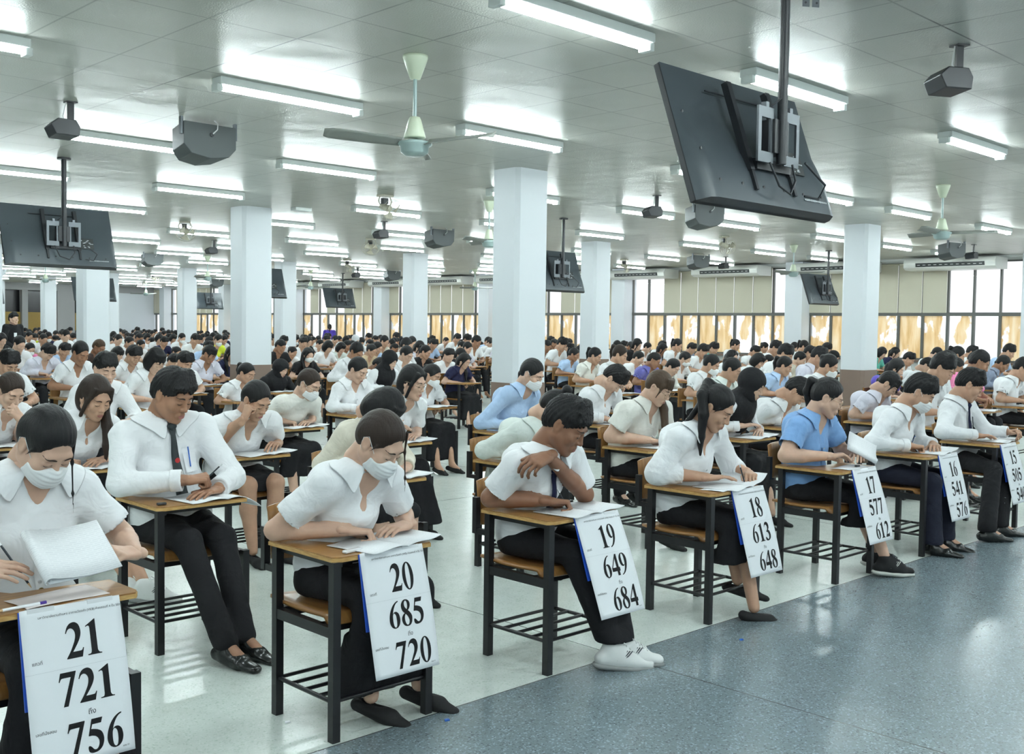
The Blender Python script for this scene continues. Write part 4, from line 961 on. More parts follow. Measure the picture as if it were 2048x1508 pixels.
def person(X0, Yf, px, lab, sp, group='students sitting the exam', world_head=None):
    """seated figure on the chair whose front desk-side leg stands at (X0, Yf); px locates the middle of the head"""
    global NP; NP += 1; seed = NP
    g = sp.get; hq = g('q', 1.); fem = g('face', 'f') != 'm'; kind = g('face', 'f'); hs = g('hs', 1.0 if fem else 1.05)
    O = seat_of(X0, Yf) + V(0, g('hip_dy', 0), 0)
    Rh = RZ(math.radians(g('yaw', 0))) @ RX(math.radians(g('pitch', 25))) @ RY(math.radians(g('roll', 0)))
    Ls = g('L', .475 if fem else .50)
    Hc = (world_head if world_head is not None else solve_head(px, X0, Yf, Rh, Ls, g('hip_dy', 0))) - O
    if DBG is not None: DBG.append((lab, Hc.round(2).tolist()))
    J = Hc + Rh @ V(0, .012, -.055) * hs; N = Hc + (Rh @ V(0, .015, -.06) + V(0, .045, -.085)) * hs
    hip = V(0, 0, .545); cv = hip + V(0, .055, .58 * (N[2] - hip[2])) + (N - hip) * V(.5, .12, 0); sv = nrm(N - cv); tz = math.radians(g('tyaw', 0)); xa = V(math.cos(tz), math.sin(tz), 0); xa = nrm(xa - sv * (xa @ sv)); fw = np.cross(xa, sv); fw = fw if fw[1] < 0 else -fw  # chest forward
    w = g('w', .89 if fem else 1.0); fat = g('fat', 1.); Rb = np.stack([xa, -fw, sv], 1)   # columns: x, back, up
    at = lambda u, b=0., x=0.: hip * (1 - u) ** 2 + 2 * u * (1 - u) * cv + N * u * u - fw * b + xa * x
    shw = .172 * w * g('shw', 1.); S = {s: N - sv * .055 + xa * s * shw - fw * (-.015) for s in (-1, 1)}
    W2 = lambda p: np.array(p, float) - O
    arms = {}
    for s, key in ((-1, 'R'), (1, 'Lh')):
        a = g(key)
        if a is None:
            if s < 0: a = (V(X0 - .03, Yf + .33, .775), V(X0 + .16, Yf + .14, .758), (.84, -.5, -.12), (-.3, .25, 1), 'grip')
            else: a = (V(X0 + .53, Yf + .27, .77), V(X0 + .42, Yf + .12, .752), (-.85, -.45, -.05), (.1, -.1, 1), 'flat')
        arms[s] = (W2(a[0]), W2(a[1]), nrm(a[2]), nrm(a[3]), a[4])
    tk = g('thick', 1. if fem else 1.08)
    def torso(f, o, k=.06):
        f.el(at(0, .0) + V(0, .0, .0), (.165 * w + o, .125 * fat + o, .13 + o), Rb.T if False else None)
        f.el(at(.34, .012 - .02 * (fat - 1)), (.138 * w * (.5 + .5 * fat) + o, .108 * fat + o, .15 + o), Rb.T, k=k)
        f.el(at(.66, .022), (.155 * w + o, .108 * (.6 + .4 * fat) + o, .17 + o), Rb.T, k=k)
        if fem:
            for s in (-1, 1): f.el(at(.60, -.06 * (.6 + .4 * fat), s * .065), (.056 + o * .8, .047 + o * .8, .055 + o * .8), Rb.T, k=.05)
        f.rc(S[-1], S[1], .05 + o, k=.09, sq=(fw, .9))
        for s in (-1, 1): f.rc(N + sv * .01, S[s] + sv * .005, .048 + o * .8, .045 + o, k=.06)
    # ---- skin
    bf = F(); torso(bf, 0.); bf.fncut(lambda x, y, z: np.minimum(np.minimum(.474 - z, y + .325), z - .38)); bf.fncut(lambda x, y, z: np.minimum(y - .10 - .12 * (z - .6), .86 - z)); bf.rc(N - sv * .03, J, .056 * (.9 if fem else 1.02), .052 * (.92 if fem else 1.04), k=.03)
    pens = {}
    hf = {}
    for s in (-1, 1):
        E_, Wr, d, n, ps = arms[s]
        bf.rc(S[s], E_, .050 * tk, .041 * tk, k=.03); m_ = E_ + (Wr - E_) * .35; bf.rc(E_, m_, .041 * tk, .040 * tk, k=.015); bf.rc(m_, Wr, .040 * tk, .0255 * (.6 + .4 * tk), k=.01)
        hf[s] = F(); pens[s] = hand(hf[s], Wr, d, n, s, ps, g('hand', .98 if fem else 1.06)) + O
    hj = {s: V(s * .085, -.02, .535) for s in (-1, 1)}; ank = g('ank') or ([(O + V(s * .1, -.43, .092), (s * .12, -1, -.12)) for s in (-1, 1)] if g('shoes') else None); kn = {}; an = {}
    for i, s in enumerate((-1, 1)):
        an[s] = W2(ank[i][0]) if ank else V(s * .09, -.43, .09); k_ = g('knee')
        kn[s] = W2(k_[i]) if k_ else V(s * .10 + .35 * (an[s][0] - s * .09), -.37, .515)
        if g('legs', True):
            lt = .78 if g('bottom') == 'trouser' else (1 if g('short') is not None else .9); bf.rc(hj[s], kn[s], .078 * lt, .054 * min(tk, 1.1) * lt, k=.02); c = kn[s] + (an[s] - kn[s]) * .38 + V(0, .02, 0); bf.rc(kn[s], c, .053 * min(tk, 1.1) * lt, .050 * min(tk, 1.1) * lt, k=.02); bf.rc(c, an[s], .050 * min(tk, 1.1) * lt, .032, k=.02)
            if ank and g('shoes') and g('bottom') is not None: fd = nrm(ank[i][1]); bf.rc(an[s], an[s] + fd * .11 - V(0, 0, .045), .034, .026, k=.02)
    parts = [bf.mesh(.0105 * hq, lo=None)]
    parts[0] = (relax(*parts[0], 1, .4), parts[0][1])
    for s in (-1, 1): v, q = hf[s].mesh(.0034 * hq); parts.append((relax(v, q, 1, .35), q))
    parts.append(xf(head_mesh(kind, .0042 * hq), Rh, Hc, hs))
    v, q = cat(*parts)
    P = link_mesh('person', np_mesh('person', v, q), SK[g('tone', 'fair')], None, O.tolist()); tag(P, lab, 'person', group)
    ch = lambda nm, vf, m: mesh_child(nm, vf, m, P)
    H_ = lambda vf: xf(vf, Rh, Hc, hs)
    Hp = lambda p: Hc + Rh @ (np.array(p, float) * hs)
    # ---- face
    ft = features(kind, g('eyes', 0.))
    if g('detail', True):
        ch('eyebrow', H_(ft['eyebrow']), M_brow); ch('eyelash', H_(ft['eyelash']), M_lash)
        if not g('mask'): ch('lips', H_(ft['lips']), M_lip)
    if g('mask'):
        mv, mq, mb = mask_mesh(kind); o = ch('face_mask', H_((mv, mq)), M_mask); b = MB(); b.f = mb.f; b.sm = mb.sm; b.v = [tuple(Hp(p)) for p in mb.v]; b.build('ear_loop', M_mask, o)
    if g('glasses'):
        gb = glasses_mb(); gb.v = [tuple(Hp(p)) for p in gb.v]; gb.build('glasses', M_gold, P)
    # ---- shirt
    shm = SH[g('shirt', 'white')]; st = g('sleeve', 's'); col = g('collar', 'open'); o = .011
    sf = F(); torso(sf, o, .06)
    sf.el(at(.12, 0), (.165 * w + .02, .125 * fat + .02, .13), None, k=.05)
    ends = {}
    for s in (-1, 1):
        E_, Wr = arms[s][:2]
        if st == 's':
            c = S[s] + (E_ - S[s]) * g('slen', .68); dr = nrm(E_ - S[s]); tmp = F(); tmp.rc(S[s], c + dr * .05, .068 * tk, .071 * tk); a0 = tmp.ops[0]
            fn0 = a0[1]; pl = (c, dr)
            sf.ops.append((0, (lambda fn0, c, dr: lambda x, y, z: np.maximum(fn0(x, y, z), (x - c[0]) * dr[0] + (y - c[1]) * dr[1] + (z - c[2]) * dr[2]))(fn0, c, dr), a0[2], a0[3], .022)); ends[s] = (c, dr)
        else:
            pf = 1.25 if st == 'puff' else 1.; e2 = E_ + (Wr - E_) * (.93 if st == 'l' else .45); dr = nrm(Wr - E_)
            sf.rc(S[s], E_, .066 * tk, .056 * tk * pf, k=.03)
            tmp = F(); tmp.rc(E_, e2 + dr * .03, .057 * tk * pf, (.042 if st == 'l' else .050) * tk); a0 = tmp.ops[0]
            sf.ops.append((0, (lambda fn0, c, dr: lambda x, y, z: np.maximum(fn0(x, y, z), (x - c[0]) * dr[0] + (y - c[1]) * dr[1] + (z - c[2]) * dr[2]))(a0[1], e2, dr), a0[2], a0[3], .02)); ends[s] = (e2, dr)
    sf.rc(N - sv * .01 + fw * .0, J + (J - N) * 1.2, .059, .07, op=1, k=.008)
    if col == 'open': sf.rc(N + fw * .075 + sv * .03, N + fw * .125 - sv * .105, .050, .004, op=1, k=.006)
    if st == 's':
        for s in (-1, 1):
            c, dr = ends[s]; sf.rc(c - dr * .035, c + dr * .03, .054 * tk, .060 * tk, op=1)
    sf.cut((0, 0, .49), (0, 0, -1)); sf.fncut(lambda x, y, z: np.minimum(y - .106 - .12 * (z - .6), .86 - z))
    base_sf = sf
    v, q = sf.mesh(.0092 * hq); v = relax(v, q, 2, .5); v = folds(v, q, g('fold', .010), 19, seed, True)
    so = ch('shirt', (v, q), shm)
    if st == 'l' and g('detail', True):
        for s in (-1, 1):
            c, dr = ends[s]; cf = F(); cf.rc(c - dr * .05, c - dr * .004, .046 * tk, .045 * tk); cf.rc(c - dr * .02, c + dr * .06, .033 * tk, op=1); cf.cut(c, dr); cf.cut(c - dr * .055, -dr)
            mesh_child('cuff', cf.mesh(.005 * hq), shm, so)
    if st == 'puff':
        for s in (-1, 1):
            c, dr = ends[s]; cf = F(); cf.rc(c - dr * .03, c + dr * .01, .052 * tk, .05 * tk); cf.cut(c + dr * .015, dr); v2, q2 = cf.mesh(.005 * hq); mesh_child('cuff', (folds(v2, q2, .004, 90, 5), q2), shm, so)
    ax = nrm(J - N); ax = nrm(ax + V(0, 0, .3)); xr = xa; fr = nrm(fw - ax * (fw @ ax))
    if col and g('detail', True):
        th0 = .62 if col == 'open' else .16; nv = 26; rows = []
        prof = ((.057, .012), (.060, .038), (.067, .046), (.080, .030), (.098, .006), (.116, -.018))
        pts = np.zeros((nv + 1, len(prof), 3))
        for i in range(nv + 1):
            t = th0 + (2 * PI - 2 * th0) * i / nv; rd = fr * math.cos(t) + xr * math.sin(t); fk = math.exp(-(min(t - th0, 2 * PI - th0 - t) / .38) ** 2)
            for j, (r, z) in enumerate(prof):
                ext = 1 + (.22 * fk if j > 3 else 0); lat = xr * (math.copysign(1, math.sin(t)) * .018 * fk * (1 if j == 5 else .4 if j == 4 else 0) * (1 if col == 'open' else .6))
                drop = -.03 * fk * (j / 5) ** 2 * (1.2 if col == 'open' else 1)
                pts[i, j] = N + ax * (z + .008 + drop) + rd * r * ext * (.95 if not fem else .92) - fr * (.0 if col != 'open' else .004 * fk) + lat
        fl = pts.reshape(-1, 3); out = np.repeat((np.array([[fr * math.cos(th0 + (2 * PI - 2 * th0) * i / nv) + xr * math.sin(th0 + (2 * PI - 2 * th0) * i / nv) + ax * .7 for j in range(len(prof))] for i in range(nv + 1)])).reshape(-1, 3), 1, 0)
        out /= np.linalg.norm(out, axis=1)[:, None]
        for _ in range(8):
            dd = base_sf.pts(fl); jj = np.tile(np.arange(len(prof)), nv + 1); need = np.where(jj >= 3, .0075, -.5); fl = fl + out * np.clip(need - dd, 0, .02)[:, None]
        m = len(prof); q2 = np.array([(i * m + j, i * m + j + 1, (i + 1) * m + j + 1, (i + 1) * m + j) for i in range(nv) for j in range(m - 1)])
        co = mesh_child('collar', (fl, q2), shm, so); md = co.modifiers.new('s', 'SOLIDIFY'); md.thickness = .0035; md.offset = 0; md = co.modifiers.new('u', 'SUBSURF'); md.levels = 1; md.render_levels = 1
    # front surface of the shirt along the chest line
    def front(u, x, off):
        p = at(u, 0, x) + fw * .32; D_ = -fw
        for _ in range(40): p = p + D_ * np.clip(base_sf.pts(p[None])[0], -.03, .03) * .85
        return p + fw * off
    if g('detail', True) and g('placket', True) and st:
        us = np.linspace(.86 if col != 'open' else .72, .2, 16); vv = []
        for u in us: vv += [front(u, -.014, .0065), front(u, 0, .008), front(u, .014, .0065)]
        q2 = np.array([(i * 3 + j, (i + 1) * 3 + j, (i + 1) * 3 + j + 1, i * 3 + j + 1) for i in range(15) for j in range(2)]); mesh_child('placket', (np.array(vv), q2), shm, so)
        b = MB()
        for u in (.70, .54, .38): p = front(u, 0, .0085); b.cyl(p, p + fw * .003, .0062, n=10)
        b.build('button', M_btn, so)
    if g('tie'):
        tm = {'navy': M_tie, 'grey': M_gtie}[g('tie')]; us = np.linspace(.93, .26, 22); vv = []
        for i, u in enumerate(us):
            t = i / 21; wd = .011 + .022 * t if i > 2 else .019 - .003 * i
            vv += [front(u, -wd, .011), front(u, 0, .0155), front(u, wd, .011)]
        q2 = np.array([(i * 3 + j, (i + 1) * 3 + j, (i + 1) * 3 + j + 1, i * 3 + j + 1) for i in range(21) for j in range(2)]); to = ch('necktie', (np.array(vv), q2), tm); md = to.modifiers.new('s', 'SOLIDIFY'); md.thickness = .004
        kf = F(); k0 = front(.96, 0, .012); kf.rc(k0 - xa * .012, k0 + xa * .012, .014, k=.0); kf.rc(k0, k0 - sv * .022, .015, .010, k=.01); mesh_child('knot', kf.mesh(.004), tm, to)
        if g('tie') == 'grey':
            b = MB(); p = front(.60, .004, .018); b.cyl(p, p + fw * .002, .013, n=14); b.build('red_crest', mat('red_crest', (.42, .02, .02), .5), to)
            p = front(.47, .008, .018); MB().tube([p - xa * .01, p + sv * .012, p + xa * .006, p - sv * .01 + xa * .01, p - sv * .014 - xa * .012], .0025, 5).build('gold_emblem', M_brass, to)
    if g('pocket'):
        vv = []
        for u in np.linspace(.66, .47, 7):
            for x in np.linspace(.045, .125, 5): vv.append(front(u, x, .009))
        q2 = np.array([(i * 5 + j, (i + 1) * 5 + j, (i + 1) * 5 + j + 1, i * 5 + j + 1) for i in range(6) for j in range(4)]); mesh_child('pocket', (np.array(vv), q2), shm, so)
        for i in range(g('pocket')):
            x = .075 + .014 * i; a, b_ = front(.52, x, .014), front(.72, x, .014); MB().cyl(a, b_, .0035, n=7).build('pocket_pen', [M_penw, M_penblue, M_penb][(i + g('pocket')) % 3], so)
    if g('pins'):
        for u, x, r in g('pins'):
            p = front(u, x, .009); MB().cyl(p, p + fw * .004, r, n=12).build('pin_badge', M_brass, so)
    if g('vest'):   # sleeveless vest / dress over the shirt
        vf = F(); torso(vf, o + .012, .06); vf.el(N + fw * .10 - sv * .02, (.055, .10, .16), Rb.T, op=1, k=.01); vf.rc(N, J + (J - N), .085, .1, op=1)
        for s in (-1, 1): vf.rc(S[s] + xa * s * .05 - sv * .02, S[s] + xa * s * .3, .085, .12, op=1)
        vf.cut((0, 0, .47), (0, 0, -1)); v, q = vf.mesh(.011 * hq); ch('vest', (folds(relax(v, q), q, .004, 17, seed), q), SH[g('vest')])
    # ---- hair
    hst = g('hair', 'tied'); hm = HC.get(g('hcol', 'black'))
    if hst == 'hijab':
        f = F(); f.el((0, .012, .030), (.094, .118, .115)); f.el((0, -.01, -.085), (.088, .088, .075), k=.04); f.el((0, -.125, -.022), (.058, .085, .078), op=1, k=.012)
        v, q = f.mesh(.006 * hq); v = relax(v, q, 1); hv = H_((v, q))
        f = F(); f.rc(J + V(0, .0, -.0), N + sv * .02, .085, .10); f.el(N - sv * .07 + fw * .02, (.195 * w, .15, .15), Rb.T, k=.06); f.el(N - sv * .16 + fw * .07, (.13 * w, .09, .14), Rb.T, k=.06); f.cut(N - sv * .22, -sv)
        v, q = f.mesh(.009 * hq); v = folds(relax(v, q, 2), q, .009, 26, seed); ch('headscarf', cat(hv, (v, q)), M_whij if g('hcol') == 'white' else M_hij)
    elif hst:
        ms = [H_(hair_mesh(hst, .0055 * hq, g('hseed', seed % 4)))]
        tl = g('tail'); lk = []
        if tl == 'pony':      # ponytail falling down the back
            a = Hp((0, .10, .06)); lk.append(([Hp((0, .085, .065)), a + V(0, .045, .01), a + V(0, .07, -.06), a + V(g('tx', 0.), .06, -.16), a + V(g('tx', 0.) * 1.5, .03, -.27)], [.02, .026, .028, .024, .008]))
        if tl == 'low':       # low tie down the back of the neck
            a = Hp((0, .095, -.02)); lk.append(([Hp((0, .08, .0)), a + V(0, .01, -.03), a + V(0, .02, -.12), a + V(0, .03, -.24)], [.026, .027, .026, .012]))
        if tl == 'long' or tl == 'longfront':
            for s in ((-1, 1) if tl == 'long' else (1,)):
                a = Hp((s * .072, .035, -.02)); lk.append(([a, a + V(s * .012, -.0, -.09), a + V(s * .01, -.035, -.20), a + V(s * .0, -.05, -.33)], [.034, .034, .030, .014]))
            a = Hp((0, .085, -.02)); lk.append(([a, a + V(0, .02, -.12), a + V(0, .04, -.28)], [.06, .055, .03]))
        if tl == 'side':      # tail brought forward over one shoulder
            s = g('tside', 1); a = Hp((s * .055, .055, -.03)); lk.append(([Hp((s * .03, .08, .0)), a + V(s * .03, -.02, -.07), a + V(s * .03, -.07, -.17), a + V(s * .02, -.09, -.29), a + V(s * .015, -.08, -.38)], [.03, .034, .032, .026, .008]))
        if tl == 'fall':      # high ponytail falling forward beside the face
            a = Hp((0, .075, .085)); s = g('tside', -1)
            lk.append(([Hp((0, .06, .09)), a + V(s * .01, .035, .02), Hp((s * .085, .07, .04)) + V(0, .02, 0), Hp((s * .095, .01, -.05)), Hp((s * .085, -.02, -.12)) + V(0, 0, -.05), Hp((s * .08, -.03, -.14)) + V(0, 0, -.13)], [.024, .03, .03, .028, .022, .008]))
            lk.append(([Hp((s * .06, .07, .05)), N + xa * s * .10 + V(0, .03, .03), N + xa * s * .19 + V(0, .02, -.02)], [.02, .014, .004]))
        for x, z0, z1 in g('wisps', ()):
            p = Hp((x, -.085, z0)); lk.append(([Hp((x * .85, -.05, z0 + .07)), p, p + V(0, -.004, (z1 - z0) * .6), p + V(x * .1, .004, z1 - z0)], [.006, .0038, .0026, .0012]))
        for c_, r_ in lk: ms.append(strands(c_, r_, (.006 if max(r_) > .012 else .003) * hq, seed))
        ch('hair', cat(*ms), hm)
    # ---- lower half
    bt = g('bottom', 'skirt'); bm = {'black': M_bott, 'navy': M_navyt}[g('bcol', 'black')]
    if bt:
        f = F(); f.el(V(0, .0, .545), (.172 * w, .135 * max(1, fat), .115))
        if bt == 'trouser':
            for s in (-1, 1):
                f.rc(hj[s], kn[s], .095 * tk, .068, k=.05); f.rc(kn[s], an[s] + V(0, .005, .01), .068, .060 * g('flare', 1.), k=.03)
            f.fncut(lambda x, y, z: g('hem', .075) - z)
        else:
            for s in (-1, 1): f.rc(hj[s], kn[s] + V(0, .0, .0), .098 * tk, .066, k=.05)
            f.rc(V(0, -.05, .53), (kn[-1] + kn[1]) / 2 + V(0, .03, 0), .09, .06, k=.06); hem = g('hem', .42)
            if hem < .4:
                for s in (-1, 1): f.rc(kn[s], kn[s] * V(1, 1, 0) + V(s * .03, g('hemy', .03), hem), .066, .092, k=.05)
                f.rc((kn[-1] + kn[1]) / 2, (kn[-1] + kn[1]) / 2 * V(1, 1, 0) + V(0, g('hemy', .03), hem), .058, .085, k=.05); f.fncut(lambda x, y, z: hem - z)
            else: m_ = (kn[-1] + kn[1]) / 2; f.cut(m_ + V(0, g('short', .02), 0), (0, -1, 0)) if g('short') is not None else None
        f.fncut(lambda x, y, z: np.minimum(np.minimum(.472 - z, z - .38), y + .325))
        f.fncut(lambda x, y, z: y - .108)
        v, q = f.mesh(.0125 * hq); v = folds(relax(v, q, 2), q, .009 if bt != 'trouser' else .007, 15, seed)
        ch('trousers' if bt == 'trouser' else 'skirt', (v, q), bm)
    if ank and g('shoes'):
        for i, s in enumerate((-1, 1)): shoe(P, an[s], np.array(ank[i][1], float), ank[i][2] if len(ank[i]) > 2 else V(0, 0, 1), g('shoes'), .005 * max(1, hq * .9))
    P['_pr'] = 0; del P['_pr']
    return P, pens, O
# ================================================================ seating plan: rows run away along +Y, signs 21..15 stand at their front ends
ROWX = [1.04, 2.27, 3.43, 4.67, 5.96, 7.14, 8.32] + [9.55 + 1.2 * i for i in range(12)]
PITCH = 1.43
YF = lambda j: 3.265 + PITCH * j
def rowname(i): return 'row %d' % (21 - i) if i < 7 else '%s row past sign 15' % ORD[i - 6]
def seatname(i, j): return ('front seat, %s' % rowname(i)) if j == 0 else '%s seat, %s' % (ORD[j + 1], rowname(i))
TAKEN = {}
D = lambda x, y, z=.745: on_z((x, y), z)
HERO = []
def A(px, z, i, lim=-.10):
    P = on_z(px, z); return P if P[1] > YF(0) + lim else on_y(px, YF(0) + lim)
def hero(i, j, px, lab, sp, dx=0., dy=0.):
    X0, Yf = ROWX[i] + dx, YF(j) + dy; TAKEN[i, j] = 1
    place_chair(X0, Yf, 'wooden lecture chair with black steel legs, %s' % seatname(i, j))
    P, pens, O = person(X0, Yf, px, lab, sp); HERO.append((P, pens, X0, Yf)); return P, pens, X0, Yf
Z1 = V(0, 0, 1)
def K(i, x, y, z=.745, j=0): return V(ROWX[i] + x, YF(j) + y, z)
# ---------------- front seats
p21 = hero(0, 0, (92, 888), 'person in white blouse and mask with parted braided hair, holding a booklet behind sign 21', dict(shoes='flat', yaw=12, pitch=46, hair='tied', tail='low', mask=True, hem=.12, w=.98, pins=((.34, .0, .009),), slen=.78,
    wisps=((.055, .0, -.17),), R=(K(0, -.07, .36, .82), K(0, -.005, .13, .80), (.8, -.45, .25), (-.3, -.3, .8), 'hold'), Lh=(K(0, .56, .33, .82), K(0, .515, .13, .80), (-.85, -.35, .2), (.3, -.3, .8), 'hold')))
p20 = hero(1, 0, (760, 885), 'person in white blouse and face mask writing behind sign 20, brown hair tied back', dict(yaw=16, pitch=40, hair='tied', hcol='brown', mask=True, hem=.13, hemy=.10, pins=((.48, .085, .011), (.70, .05, .008)), slen=.72,
    wisps=((.058, .02, -.15),), R=(K(1, -.03, .37, .755), K(1, .18, .17, .758), (.90, -.36, -.1), (-.35, .25, 1), 'grip'), Lh=(K(1, .54, .27, .76), K(1, .46, .15, .75), (-.95, -.12, -.02), (.1, -.1, 1), 'relax'),
    ank=((on_z((742, 1392), .095), (.42, -.9, -.22)), (on_z((838, 1368), .095), (.45, -.9, -.2))), shoes='flat'))
p19 = hero(2, 0, (1132, 850), 'person in white short-sleeved shirt and navy tie, chin on bent wrist behind sign 19', dict(face='m', tone='dark', yaw=24, pitch=34, hair='short', collar='button', tie='navy', bottom='trouser', hem=.12, flare=1.1, slen=.80, knee=(V(3.62, 3.285, .52), V(3.83, 3.28, .52)),
    R=(K(2, -.03, .36, .765), K(2, .15, .15, .758), (.90, -.4, -.08), (-.3, .3, 1), 'grip'), Lh=(K(2, .47, .21, .75), on_y((1096, 912), 3.36), (-.95, .0, -.2), (.0, -.55, .83), 'bent'),
    ank=((on_y((1226, 1296), 3.12), (.85, -.5, -.12)), (on_y((1246, 1290), 3.11), (.88, -.48, -.1))), shoes='sneaker'))
p18 = hero(3, 0, (1432, 815), 'person in white puff-sleeved blouse with long black ponytail, booklet open, behind sign 18', dict(yaw=16, pitch=36, hair='tied', tail='fall', tside=-1, tone='mid', sleeve='puff', w=1.03, fat=1.06, hem=.30, hemy=.02,
    R=(K(3, -.03, .34, .78), K(3, .18, .15, .757), (.85, -.42, .02), (-.2, .2, 1), 'flat'), Lh=(K(3, .58, .26, .76), K(3, .53, .12, .76), (-.6, -.6, -.05), (.2, .1, 1), 'grip'),
    ank=((A((1475, 1160), .17, 3, -0.12), (.55, -.8, -.2)), (A((1508, 1215), .10, 3, -0.12), (.8, -.55, -.2))), shoes='flat'))
p17 = hero(4, 0, (1655, 795), 'person in light blue shirt and round glasses with high ponytail behind sign 17', dict(face='r', yaw=30, pitch=24, hair='tied', tail='pony', tx=.02, shirt='blue', glasses=True, w=1.06, fat=1.1, thick=1.12, hem=.33, hemy=.02,
    R=(K(4, -.03, .32, .78), K(4, .22, .14, .775), (.9, -.3, .12), (-.25, .2, 1), 'hold'), Lh=(K(4, .58, .26, .77), K(4, .50, .11, .78), (-.7, -.5, .1), (.3, 0, 1), 'hold'), wisps=((.06, -.02, -.14),),
    ank=((A((1752, 1105), .11, 4, -0.12), (.6, -.75, -.15)), (A((1772, 1120), .11, 4, -0.12), (.85, -.5, -.1))), shoes='dark_sneaker'), dx=0.06)
p16 = hero(5, 0, (1840, 785), 'person in white long-sleeved shirt and mask behind sign 16, three pens in pocket', dict(face='m', tone='mid', yaw=22, pitch=36, hair='short', sleeve='l', mask=True, pocket=3, bottom='trouser', bcol='navy', flare=1.3,
    R=(K(5, -.03, .34, .78), K(5, .21, .16, .76), (.92, -.33, -.1), (-.3, .25, 1), 'grip'), Lh=(K(5, .60, .28, .76), K(5, .50, .12, .755), (-.85, -.45, -.05), (.2, .1, 1), 'relax'),
    ank=((on_z((1865, 1085), .09), (.35, -.9, -.1)), (on_z((1890, 1075), .09), (.4, -.9, -.15))), shoes='leather'), dx=0.09)
p15 = hero(6, 0, (1940, 770), 'person in white long-sleeved shirt and dark tie behind sign 15, pen in left hand', dict(face='m', tone='mid', yaw=26, pitch=32, hair='short', sleeve='l', collar='button', tie='navy', pocket=2, bottom='trouser', flare=1.2,
    R=(K(6, -.02, .35, .79), K(6, .25, .18, .758), (.92, -.35, -.02), (-.2, .2, 1), 'flat'), Lh=(K(6, .62, .26, .77), K(6, .64, .08, .77), (-.3, -.8, .15), (.4, .0, 1), 'grip'),
    ank=((on_z((1975, 1060), .09), (.8, -.6, -.1)), (on_z((2000, 1050), .09), (.8, -.6, -.1))), shoes='leather'), dx=0.15)
# ---------------- second seats and the near middle
tie = hero(1, 1, (345, 790), 'large person in white shirt and charcoal tie with red crest, second in row 20', dict(face='m', tone='tan', yaw=20, pitch=26, hair='short', sleeve='l', collar='button', tie='grey', w=1.2, fat=1.25, thick=1.2, pocket=1, bottom='trouser',
    R=(K(1, -.05, .31, .78, 1), K(1, .20, .12, .80, 1), (.88, -.35, .12), (-.3, -.3, 1), 'fist'), Lh=(K(1, .53, .26, .77, 1), K(1, .36, .11, .742, 1), (-.9, -.4, 0), (.1, 0, 1), 'flat'),
    ank=((on_z((452, 1290), .095), (.25, -.95, -.1)), (on_z((488, 1275), .095), (.25, -.95, -.1))), shoes='leather'))
beige = hero(2, 1, (768, 818), 'person in beige top bent low, black bobbed hair, behind the person at sign 20', dict(shoes='flat', q=1.25, yaw=18, pitch=62, hair='bob', shirt='cream', sleeve='l', collar=None, placket=False, hem=.42))
cream = hero(3, 1, (1108, 818), 'person in off-white shirt with hair bun, mostly hidden behind the person at sign 19', dict(shoes='flat', q=1.3, yaw=20, pitch=55, hair='topbun', shirt='mint', sleeve='l', hem=.3))
curly = hero(4, 1, (1318, 775), 'large person in off-white blouse, gold glasses and brown hair, second in row 17', dict(shoes='flat', face='r', q=1.2, yaw=14, pitch=34, hair='bangs', hcol='light', tail='side', tside=1, shirt='offwhite', glasses=True, w=1.2, fat=1.3, thick=1.2,
    R=(K(4, -.05, .33, .785, 1), K(4, .18, .14, .757, 1), (.88, -.42, -.1), (-.3, .3, 1), 'grip'), hem=.3))
hij = hero(5, 1, (1503, 770), 'person in black headscarf and white shirt turning a page, second in row 16', dict(shoes='flat', q=1.2, yaw=16, pitch=26, hair='hijab', sleeve='l', collar=None, placket=False, hem=.1,
    R=(K(5, -.03, .33, .78, 1), K(5, .18, .14, .80, 1), (.88, -.4, .1), (-.2, 0, 1), 'flat')))
bent = hero(6, 1, (1592, 783), 'person in white long-sleeved shirt bent low over the desk, second in row 15', dict(shoes='leather', face='m', tone='mid', q=1.25, yaw=24, pitch=58, hair='short', sleeve='l', L=.48, bottom='trouser', Lh=None), dy=.33)
g17 = hero(7, 1, (1777, 768), 'person in lavender-white blouse with a dark fringe, bent over the desk behind sign 16', dict(shoes='flat', q=1.25, yaw=20, pitch=50, hair='bangs', tail='low', shirt='lavender', hem=.35))
lng = hero(1, 2, (190, 795), 'person in white blouse with long dark hair over one shoulder, third in row 20', dict(q=1.15, tone='mid', yaw=10, pitch=28, hair='half', tail='side', tside=1, hcol='brown', hem=.5, short=.02, knee=None, fold=.007,
    R=(K(1, -.03, .33, .77, 2), K(1, .16, .14, .757, 2), (.85, -.42, -.1), (-.3, .3, 1), 'fist'), ank=((on_z((262, 1165), .1), (.7, -.7, -.1)), (on_z((290, 1170), .1), (.8, -.6, -.1))), shoes='sneaker'))
chk = hero(2, 2, (512, 800), 'person in white blouse leaning a cheek on the right fist, third in row 19', dict(shoes='flat', q=1.1, yaw=14, pitch=34, hair='tied', tail='low', tone='mid', w=1.12, fat=1.2, thick=1.15, short=.01,
    R=(K(2, .04, .30, .75, 2), on_y((487, 838), 6.12), (.35, -.1, .9), (-.85, -.2, .4), 'fist'), Lh=(K(2, .53, .3, .75, 2), K(2, .46, .15, .76, 2), (-.75, -.6, .1), (.2, 0, 1), 'hold')))
gls = hero(3, 2, (825, 765), 'person in white blouse and round glasses with black bob, third in row 18', dict(shoes='flat', q=1.1, yaw=18, pitch=18, hair='half', tone='fair', eyes=.4, glasses=True, w=1.0, fat=1.05, hem=.1, slen=.8, hemy=-.1,
    R=(K(3, -.02, .33, .78, 2), K(3, .17, .15, .81, 2), (.85, -.4, .25), (-.4, .2, .8), 'hold')))
